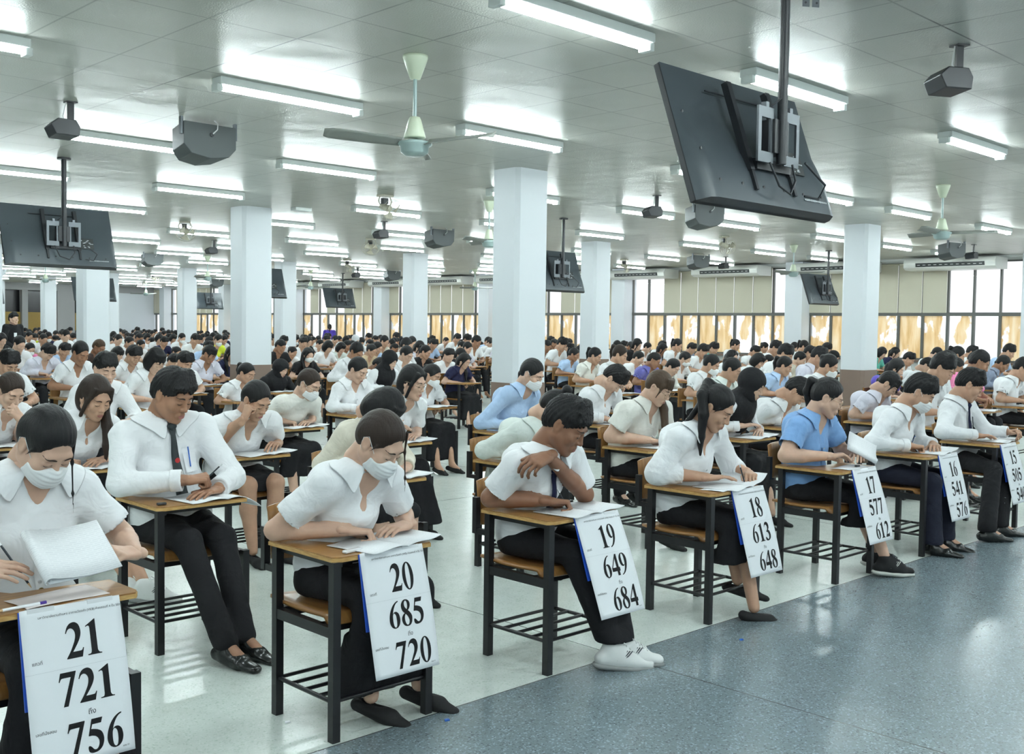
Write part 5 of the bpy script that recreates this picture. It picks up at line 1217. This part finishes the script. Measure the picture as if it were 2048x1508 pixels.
blu = hero(4, 2, (1064, 748), 'person in pale blue shirt and mask, black hair tied back, third in row 17', dict(shoes='flat', q=1.2, yaw=18, pitch=30, hair='tied', tail='low', mask=True, shirt='paleblue', sleeve='l', collar='open', hem=.3))
bn2 = hero(5, 2, (1228, 758), 'person in white shirt with face bent close to the paper, third in row 16', dict(shoes='leather', face='m', q=1.25, yaw=20, pitch=60, hair='short', sleeve='l', bottom='trouser'))
mkb = hero(3, 3, (618, 768), 'person in patterned white blouse, mask and glasses with brown ponytail, fourth in row 18', dict(shoes='flat', q=1.2, yaw=22, pitch=30, hair='tied', hcol='brown', tail='low', mask=True, glasses=True, shirt='offwhite', sleeve='puff', collar=None, placket=False, hem=.3))
g25 = hero(1, 3, (22, 782), 'person in white blouse with hand at mouth at the left edge, row 20', dict(shoes='flat', q=1.2, yaw=10, pitch=34, hair='tied', hcol='brown', hem=.3,
    Lh=(K(1, .46, .24, .75, 3), on_y((42, 838), 7.42), (-.55, -.1, .75), (.1, -.9, .3), 'fist')))
b71 = hero(4, 3, (716, 740), 'person in white long-sleeved shirt with parted dark hair writing, fourth in row 17', dict(shoes='flat', q=1.2, face='f', yaw=16, pitch=32, hair='tied', sleeve='l', hem=.3), dy=.72); TAKEN[4, 4] = 1
# ================================================================ the crowd: templates, then one copy per seat
TPL = {}
def template(key, sp):
    base = dict(q=1.75, detail=True, placket=False, hem=.14, bottom='trouser' if sp.get('face') == 'm' else 'skirt', shoes='leather' if sp.get('face') == 'm' else 'flat'); base.update(sp)
    P, pens, O = person(0., 0., None, 'x', base, world_head=V(0.245 + base.get('hx', 0), .37 - base.get('lean', .2), base.get('hz', 1.13)))
    ch = list(P.children); KIDS[P.name] = ch; TPL[key] = (P, V(0.245 + base.get('hx', 0), .37 - base.get('lean', .2), base.get('hz', 1.13)), O)
T_ = [('short', dict(face='m', hair='short', yaw=14, pitch=34, sleeve='s', tone='mid')), ('shortl', dict(face='m', hair='short', hseed=2, yaw=20, pitch=48, sleeve='l', hz=1.08, lean=.27)),
      ('crew', dict(face='m', hair='crew', yaw=26, pitch=30, sleeve='s', tone='tan', w=1.08, fat=1.15)), ('shorty', dict(face='m', hair='short', hseed=1, yaw=2, pitch=22, sleeve='l', hz=1.17, lean=.14)),
      ('tied', dict(hair='tied', yaw=16, pitch=32, mask=True)), ('bun', dict(hair='bun', yaw=22, pitch=28, mask=True, tone='mid')), ('pony', dict(hair='tied', tail='pony', yaw=24, pitch=26, tone='mid')),
      ('low', dict(hair='tied', tail='low', yaw=10, pitch=40, sleeve='l', hz=1.1, lean=.25)), ('long', dict(hair='long', tail='longfront', yaw=18, pitch=28)), ('half', dict(hair='half', tail='long', yaw=4, pitch=20, hz=1.17, lean=.12, mask=True)),
      ('bob', dict(hair='bob', yaw=14, pitch=36)), ('bangs', dict(hair='bangs', tail='low', yaw=26, pitch=34)), ('hijab', dict(hair='hijab', yaw=18, pitch=26, sleeve='l', collar=None, shirt='black')), ('whijab', dict(hair='hijab', hcol='white', yaw=12, pitch=26, sleeve='l', collar=None))]
for k, s_ in T_: template(k, s_)
HDESC = {'short': 'short hair', 'shortl': 'bowed black-haired head', 'crew': 'cropped black hair', 'shorty': 'thick short hair', 'tied': 'tied hair', 'bun': 'hair bun', 'pony': 'black ponytail', 'low': 'low ponytail', 'long': 'long dark hair', 'half': 'loose hair', 'bob': 'bobbed hair', 'bangs': 'black fringe', 'hijab': 'black headscarf', 'whijab': 'white headscarf'}
SDESC = {'white': 'white shirt', 'offwhite': 'off-white shirt', 'lavender': 'lavender-white shirt', 'cream': 'cream shirt', 'mint': 'pale shirt', 'blue': 'blue shirt', 'paleblue': 'pale-blue shirt', 'purple': 'purple tee', 'navy': 'navy top', 'black': 'black top', 'grey': 'grey-blue top', 'tan': 'tan shirt', 'yellow': 'yellow vest', 'pink': 'pink shirt', 'teal': 'teal shirt', 'red': 'red vest', 'brown': 'brown top', 'violet': 'violet top'}
NC = 0
def matset(o, m):
    o.material_slots[0].link = 'OBJECT'; o.material_slots[0].material = m
def crowd(i, j, Hw, key, shirt='white', tone=None, hcol=None, mask=None, far=False):
    global NC
    P0, h0, O0 = TPL[key]; r = random.Random(i * 97 + j); sz = min(1.1, max(.88, Hw[2] / h0[2]))
    near = Hw[0] * .7 + Hw[1] * .715 < 17
    o = P0.copy(); C.objects.link(o); NC += 1
    loc = V(Hw[0] - (h0[0] - O0[0]), Hw[1] - (h0[1] - O0[1]), 0); o.location = loc.tolist(); o.scale = (1, 1, sz)
    lab = '%sperson with %s in %s, %s' % ('masked ' if mask else '', HDESC[key], SDESC[shirt], seatname(i, j))
    tag(o, lab, 'person', 'students sitting the exam')
    if tone: matset(o, SK[tone])
    for c in KIDS[P0.name]:
        nm = c.name.split('.')[0]
        if nm == 'face_mask' and not mask: continue
        if not near and nm in ('eyebrow', 'eyelash', 'lips', 'shoe'): continue
        d = c.copy(); C.objects.link(d); d.parent = o
        if nm == 'shirt':
            matset(d, SH[shirt])
            if near:
                for e in c.children: e2 = e.copy(); C.objects.link(e2); e2.parent = d; matset(e2, SH[shirt])
        if nm == 'hair' and hcol: matset(d, HC[hcol])
    return o, loc
# heads seen in the photograph: pixel, hair, shirt, options (m mask, t/d/f tone, b/l brown hair)
S0 = """16,727 short white|95,704 shortl lavender|161,706 tied white t|210,738 shorty white|129,700 short paleblue|198,695 crew brown d l|235,708 bob white|267,711 short white|311,722 bob white m|39,688 tied white|60,698 tied pink m|69,675 short yellow|173,680 crew white t|220,683 long black|237,679 tied white|259,685 pony white|274,672 short white|282,690 bun white|303,683 shortl white|294,666 short white|110,679 short white|132,671 tied white|90,666 tied yellow m|41,666 whijab white|50,671 low white|30,680 long black|3,680 long black|153,688 whijab white|140,661 short brown|274,661 short white|348,726 short white|369,724 short white|353,706 bun white|419,708 bangs lavender t|463,708 half navy|496,692 shorty white|526,719 low white|493,746 pony white|561,737 hijab black|585,709 bun white|616,710 half black m|390,679 short white|416,693 short paleblue|364,676 tied white m|319,671 bob white|343,666 crew white|324,662 short white|426,674 long black|437,680 tied yellow m|455,671 pony navy|406,675 low white|561,693 crew black|567,682 short white|593,680 tied black m|656,694 bob white|713,703 low white t|758,731 shortl white d|779,721 hijab white|743,701 bun tan|813,709 tied white|851,704 pony black m|864,750 bun white m|897,711 shorty white f|616,683 long black|640,688 tied white|692,679 bob black|682,696 bob mint|711,680 whijab white|737,675 short white|750,679 short white|761,677 low white|739,687 short white|769,683 bun cream|792,674 short white|793,684 crew cream|789,697 crew white t|813,688 pony white|824,685 tied white|839,695 long lavender|864,679 short white|867,688 short paleblue|892,682 tied white|914,677 short white|921,709 long black|913,681 short white|934,679 short white|935,696 tied lavender|961,690 tied white m|953,675 crew white|976,683 short paleblue|928,722 long navy|1030,717 shortl white|1053,724 short white|1108,687 crew brown t|1101,682 short black|1148,709 pony paleblue t|1190,712 pony offwhite m|1138,696 short white|1161,700 bob white|1201,698 short white|1138,687 tied white|1124,683 short white|1234,692 low white|1240,710 pony white b|1261,693 low white t|1277,716 tied white|1308,721 crew purple t|1295,695 tied white|1274,690 long black|1325,698 long lavender t|1355,698 long violet m|1370,718 tied white m|1346,734 low offwhite|1406,702 short white|1383,697 short grey|1355,687 pony white|1422,698 bun white m|1423,729 bun white m|1427,697 short teal|1472,690 pony white|1464,714 half white|1510,703 short white|1529,695 bun mint|1551,690 short white|1561,703 long white b|1571,689 short white|1589,695 tied white|1608,693 pony white m|1653,698 short white|1638,714 short lavender|1667,714 hijab black|1658,732 bun white m|1600,718 tied cream|1576,713 long navy|1516,722 bob white|1537,722 tied white|1569,732 pony paleblue|1464,739 bun mint|1619,706 short white|1739,719 pony red|1763,706 bob teal|1790,706 long navy|1818,718 short white|1792,737 long violet|1853,731 shortl white|1886,693 short white|1894,702 crew white|1874,708 low white|1889,718 bun black b|1916,703 pony white m|1911,734 crew white t|1944,705 short white|1956,711 bob white|1960,700 crew pink|1948,719 short white|2018,702 short paleblue|2006,727 low grey t|2046,738 short white"""
LIST = []
for q in S0.split('|'):
    p, k, s_, *op = q.split(); x, y = p.split(','); LIST.append(((float(x), float(y)), k, s_, op))
view = lambda P: (lambda c: (c[0] / c[2] * FPX + 1024, c[1] / c[2] * FPX + 754, c[2]))(_R.T @ (np.array(P) - V(0, 0, EYE)))
COLS = [(x, y) for x in COLX for y in COLY]
blocked = lambda x, y: any(abs(x - a) < .62 and abs(y - b) < .75 for a, b in COLS)
placed = []
for (px, k, s_, op) in sorted(LIST, key=lambda t: -t[0][1]):
    best = None
    for i in range(len(ROWX)):
        X = ROWX[i] + .245; P = on_x(px, X)
        if P[1] < 3.2 or P[1] > 48: continue
        for j in range(max(0, int((P[1] - 4) / PITCH) - 1), int((P[1] - 3) / PITCH) + 2):
            if (i, j) in TAKEN or blocked(X, YF(j) + .37): continue
            dy = YF(j) + .37 - P[1]; lean0 = .37 - (TPL[k][1][1]); c = ((P[2] - TPL[k][1][2]) / .045) ** 2 + ((dy - .37 + TPL[k][1][1]) / .12) ** 2
            if best is None or c < best[0]: best = (c, i, j, P)
    if best is None: continue
    c, i, j, P = best; TAKEN[i, j] = 1
    tone = {'t': 'tan', 'd': 'dark', 'f': 'fair'}.get(next((o for o in op if o in 'tdf'), ''), None); hc = {'b': 'brown', 'l': 'light'}.get(next((o for o in op if o in 'bl'), ''), None)
    o, loc = crowd(i, j, P, k, s_, tone, hc, 'm' in op); placed.append((i, j, loc, P))
# remaining seats of the hall, filled towards the back
rr = random.Random(11); cand = []
for i in range(len(ROWX)):
    for j in range(33):
        if (i, j) in TAKEN: continue
        X, Y = ROWX[i] + .245, YF(j) + .17
        if blocked(X, Y + .2): continue
        P = V(X + rr.uniform(-.05, .05), Y + rr.uniform(-.08, .08), 1.12 + rr.uniform(-.05, .05)); x, y, d = view(P)
        if d < 1 or x < -15 or x > 2060 or y > (699 if x > 420 else 690) + (x - 1024) * .009: continue
        cand.append((d, i, j, P))
cand.sort(key=lambda t: t[0])
KEYS = ['short', 'short', 'shortl', 'crew', 'shorty', 'tied', 'bun', 'pony', 'low', 'long', 'half', 'bob', 'bangs', 'tied', 'low']
BUD = 300 - len(HERO) - len(placed) - 2; rest = []
for n, (d, i, j, P) in enumerate(cand):
    k = rr.choice(KEYS); s_ = rr.choice(['white'] * 9 + ['paleblue', 'lavender', 'black', 'cream', 'mint', 'navy'])
    if n < BUD:
        o, loc = crowd(i, j, P, k, s_, rr.choice([None, None, 'tan', 'mid']), None, rr.random() < .3, True); placed.append((i, j, loc, P))
    else: rest.append((i, j, P, k))
print('crowd', len(placed), 'heroes', len(HERO), 'rest', len(rest), 'cand', len(cand))
for i, j, loc, P in placed:
    X0, Y0 = loc[0] - .245, loc[1] - .37; d = P[0] * .7 + P[1] * .715
    if d < 11: place_chair(X0, Y0, 'wooden lecture chair with black steel legs, %s' % seatname(i, j))
    else: place_far_chair(X0, Y0, 'wooden lecture chair with black legs, %s' % seatname(i, j))
    if d < 16: booklet(X0 + .27, Y0 + .10, .705, .1 * ((i * 7 + j) % 5 - 2), 'white exam booklet open on the desk, %s' % seatname(i, j), .19, .26)
if rest:   # the few seats past the three hundredth: one mass
    vs, fs, ms, n0 = [], [], [], 0
    for i, j, P, k in rest:
        P0, h0, O0 = TPL[k]
        for c in [P0] + KIDS[P0.name]:
            nm = c.name.split('.')[0]
            if nm not in ('person', 'shirt', 'hair', 'headscarf', 'skirt', 'trousers'): continue
            me = c.data; v = np.zeros(len(me.vertices) * 3, np.float32); me.vertices.foreach_get('co', v); f = np.zeros(len(me.loops), np.int32); me.loops.foreach_get('vertex_index', f)
            vs.append(v.reshape(-1, 3) + np.array([P[0] - h0[0] + O0[0], P[1] - h0[1] + O0[1], 0], np.float32)); fs.append(f.reshape(-1, 4) + n0); n0 += len(vs[-1]); ms += [{'person': 0, 'shirt': 1, 'hair': 2, 'headscarf': 2, 'skirt': 3, 'trousers': 3}[nm]] * len(fs[-1])
    me = np_mesh('seated_crowd', np.concatenate(vs), np.concatenate(fs)); o = link_mesh('seated_crowd', me, [SK['mid'], SH['white'], HC['black'], M_bott]); me.polygons.foreach_set('material_index', ms)
    tag(o, 'mass of seated students filling the farthest seats at the back of the hall', 'crowd', None, 'stuff')
for k in TPL:
    P0 = TPL[k][0]
    for c in list(P0.children):
        for e in list(c.children): bpy.data.objects.remove(e)
        bpy.data.objects.remove(c)
    bpy.data.objects.remove(P0)
# ---------------- two standing invigilators far back
def standing(x, y, h, rz, lab, top, hair='short', face='m', tail=None):
    O = V(x, y, 0); R_ = RZ(rz); f = F(); s = h / 1.7; W_ = lambda *p: R_ @ (V(*p) * s)
    bf = F(); Hc = W_(0, -.02, 1.575)
    bf.rc(W_(0, 0, 1.30), W_(0, 0, 1.5), .055)
    for q in (-1, 1):
        bf.rc(W_(q * .18, 0, 1.40), W_(q * .24, .02, 1.12), .047, .04, k=.02); bf.rc(W_(q * .24, .02, 1.12), W_(q * .12, -.17, .98), .04, .028, k=.01); hf = F(); hand(bf, W_(q * .12, -.17, .98), R_ @ V(-q * .8, -.5, -.2), R_ @ V(0, -.3, 1), q, 'relax', 1.)
        bf.rc(W_(q * .09, 0, .9), W_(q * .1, 0, .1), .07, .04, k=.02); bf.rc(W_(q * .1, .02, .05), W_(q * .1, -.16, .03), .035, .03)
    bf.el(W_(0, 0, 1.2), (.15, .1, .28), k=.04)
    v, q_ = cat(bf.mesh(.012), xf(head_mesh(face, .007), R_, Hc, 1.04)); P = link_mesh('person', np_mesh('person', v, q_), SK['fair'], None, O.tolist()); tag(P, lab, 'person', 'standing staff')
    sf = F(); sf.el(W_(0, 0, 1.18), (.18, .125, .30)); sf.rc(W_(-.17, 0, 1.40), W_(.17, 0, 1.40), .065, k=.05)
    for q in (-1, 1): sf.rc(W_(q * .18, 0, 1.40), W_(q * .24, .02, 1.12), .065, .058, k=.03); sf.rc(W_(q * .24, .02, 1.12), W_(q * .14, -.14, .99), .056, .045, k=.02)
    sf.rc(W_(0, 0, 1.42), W_(0, 0, 1.6), .06, op=1); mesh_child('jacket', sf.mesh(.013), SH[top], P)
    lf = F()
    for q in (-1, 1): lf.rc(W_(q * .09, 0, .92), W_(q * .1, 0, .08), .095, .065, k=.03)
    mesh_child('trousers', lf.mesh(.014), M_bott, P)
    ms = [xf(hair_mesh(hair, .008, 1), R_, Hc, 1.04)]
    if tail: ms.append(strands([Hc + R_ @ V(0, .09, .05), Hc + R_ @ V(0, .14, -.02), Hc + R_ @ V(0, .13, -.18)], [.02, .026, .01], .008))
    mesh_child('hair', cat(*ms), HC['black'], P); return P
s1 = on_y((26, 650), 24.2); p = standing(s1[0], 24.2, 1.74, .35, 'person standing in dark suit with white badge at the far left column', 'black')
MB().bb((-.03, -.15, 1.22), (.03, -.14, 1.31)).build('name_badge', M_paper, p)
s2 = on_y((659, 652), 33.9); standing(s2[0], 33.9, 1.6, 2.6, 'person standing in purple top with black ponytail before the far windows', 'violet', 'tied', 'f', 'pony')
# ================================================================ row signs, booklets, pencils on the front desks
SG = [(21, '721', '756'), (20, '685', '720'), (19, '649', '684'), (18, '613', '648'), (17, '577', '612'), (16, '541', '576'), (15, '505', '540')]
SGP = [((25, 1225), (247, 1193)), ((707, 1108), (852, 1092)), ((1150, 1034), (1240, 1018)), ((1471, 980), (1538, 970)), ((1720, 940), (1772, 932)), ((1885, 908), (1927, 905)), ((2006, 890), (2058, 884))]
for i, (n, a, b_) in enumerate(SG):
    yf = YF(0) - .022; pa = on_y(SGP[i][0], yf); pb = on_y(SGP[i][1], yf); x = (pa[0] + pb[0]) / 2
    sign({0: x, 1: 2.515, 2: 3.72, 3: 4.98, 4: 6.30, 5: 7.545, 6: 8.66}[i], yf, n, a, b_, 'white paper row sign reading %d, %s to %s, hanging from the front desk edge' % (n, a, b_), 0., -{19: .33, 18: .24, 17: .24}.get(n, .19))
X, Y = ROWX[1], YF(0)
booklet(X + .30, Y + .085, .705, .18, 'open white exam booklet under the hands of the person at sign 20', .20, .25, .015)
pencil(p20[1][-1] + V(.04, -.035, -.03), p20[1][-1] + V(-.075, .03, .10), 'dark pencil with pale end held by the person at sign 20')
tag(MB().bb((-.045, -.012, 0), (.045, .012, .012)).build('pencil_case', M_tape, None, (X + .10, Y + .03, .705), bevel=.004), 'small clear plastic case at the corner of the desk with sign 20', 'pencil case').rotation_euler = (0, 0, .2)
X = ROWX[0]
e = folded_booklet(X + .26, Y + .07, .835, .12, 'thick white booklet held folded in both hands behind sign 21', .22, .20, .7)
sheet(X + .24, Y + .08, .705, .12, 'pink-tinted answer form lying on the desk of sign 21', .27, .15, M_pink)
pencil((X + .03, Y + .0, .712), (X + .18, Y + .015, .712), 'pale blue pen with violet cap lying on the desk edge above sign 21', M_paper, M_viol, .005)
pencil(p21[1][-1] + V(.03, -.03, -.06), p21[1][-1] + V(-.05, .03, .09), 'dark pencil in the right hand of the person behind sign 21')
X = ROWX[2]
booklet(X + .30, Y + .09, .705, .12, 'open exam booklet on the desk of sign 19', .20, .25, .01)
pencil(p19[1][-1] + V(.025, -.03, -.035), p19[1][-1] + V(-.03, .03, .12), 'dark pencil with white end held by the person at sign 19')
X = ROWX[3]
booklet(X + .33, Y + .10, .705, .2, 'large open booklet with raised pages on the desk of sign 18', .22, .26, .05); sheet(X + .16, Y + .06, .705, .2, 'white answer sheet near the corner of the desk with sign 18', .2, .14)
pencil(p18[1][1] + V(-.01, -.03, -.045), p18[1][1] + V(-.05, .0, .12), 'dark pencil held in the left hand of the person at sign 18')
X = ROWX[4] + 0.06
e = folded_booklet(X + .42, Y + .07, .80, .5, 'folded white question paper held up by the person at sign 17', .2, .2, .5, -.35); sheet(X + .24, Y + .05, .705, .05, 'white answer sheet on the desk of sign 17', .28, .13)
tag(MB().bb((-.02, -.008, 0), (.02, .008, .01)).build('eraser', M_blk, None, (X + .30, Y + .03, .708)), 'black eraser lying on the desk of sign 17', 'eraser')
X = ROWX[5] + 0.09
booklet(X + .36, Y + .10, .705, .15, 'open exam booklet on the desk of sign 16', .20, .25, .02); pencil(p16[1][-1] + V(.03, -.03, -.04), p16[1][-1] + V(-.07, .04, .11), 'dark pencil held by the person at sign 16')
X = ROWX[6] + 0.15
booklet(X + .36, Y + .12, .705, .1, 'open exam booklet on the desk of sign 15', .20, .25, .01); pencil(p15[1][1] + V(-.02, -.03, -.03), p15[1][1] + V(.08, .02, .06), 'brown pencil held by the person at sign 15', M_wd)
X, Y1 = ROWX[1], YF(1)
booklet(X + .33, Y1 + .10, .705, .12, 'thick booklet with pages curling off the desk of the person in the charcoal tie', .20, .25, -.06); pencil(tie[1][-1] + V(-.02, .02, -.03), tie[1][-1] + V(.09, -.02, .08), 'dark pencil held in the fist of the person in the charcoal tie')
tag(MB().bb((-.022, -.01, 0), (.022, .01, .012)).build('eraser', M_blk, None, (X + .03, Y1 + .04, .705), bevel=.003), 'dark eraser on the desk of the person in the charcoal tie', 'eraser')
for h, nm, pen in ((beige, 'person in the beige top', 0), (curly, 'large person in gold glasses', 1), (hij, 'person in the black headscarf', 1), (g17, 'bent person behind sign 16', 0), (lng, 'long-haired person third at sign 20', 2), (chk, 'person leaning a cheek on the fist', 0), (gls, 'person in round glasses third at sign 18', 0), (blu, 'masked person in pale blue', 0), (bn2, 'low-bent person third at sign 16', 1), (mkb, 'person in the patterned blouse', 0), (b71, 'person fourth at sign 17', 1), (bent, 'low-bent person second at sign 15', 0), (cream, 'half-hidden person behind sign 19', 0), (g25, 'person at the left edge', 0)):
    booklet(h[2] + .30, h[3] + .09, .705, .15, 'open exam booklet on the desk of the %s' % nm, .20, .25, .015)
    if pen: t = h[1][-1]; pencil(t + V(.03, -.03, -.04), t + V(-.05, .035, .10), ('bright blue pen' if pen == 2 else 'dark pencil') + ' held by the %s' % nm, M_cyan if pen == 2 else None)
# litter on the floor
for n, ((x, y), c, lab) in enumerate((((574, 1445), M_paper, 'tiny white and blue paper scrap on the pale floor left of sign 20'), ((893, 1441), M_penblue, 'tiny blue scrap on the dark aisle below sign 20'), ((1482, 1280), M_penblue, 'tiny blue scrap on the dark aisle below sign 18'))):
    p = on_z((x, y), 0); tag(MB().prism([(-.012, -.006), (.01, -.009), (.014, .006), (-.004, .009)], 0, .004).build('paper_scrap', c, None, (p[0], p[1], 0)), lab, 'litter', 'litter on the floor')
# ================================================================ light
w = bpy.data.worlds.new('sky'); sc.world = w; w.use_nodes = True; bg = w.node_tree.nodes['Background']
bg.inputs[0].default_value = (.93, .97, 1., 1); bg.inputs[1].default_value = .5
sc.view_settings.exposure = 1.47
cy = sc.cycles; cy.max_bounces = 4; cy.diffuse_bounces = 3; cy.glossy_bounces = 2; cy.transmission_bounces = 4; cy.transparent_max_bounces = 8
cy.caustics_reflective = False; cy.caustics_refractive = False; cy.sample_clamp_indirect = 6.; cy.use_adaptive_sampling = True; cy.adaptive_threshold = .1
# LABELCHK
for o in bpy.data.objects:
    if o.parent is None and o.get('label') and len(o['label'].split()) > 16: print('LONG', o.name, o['label'])
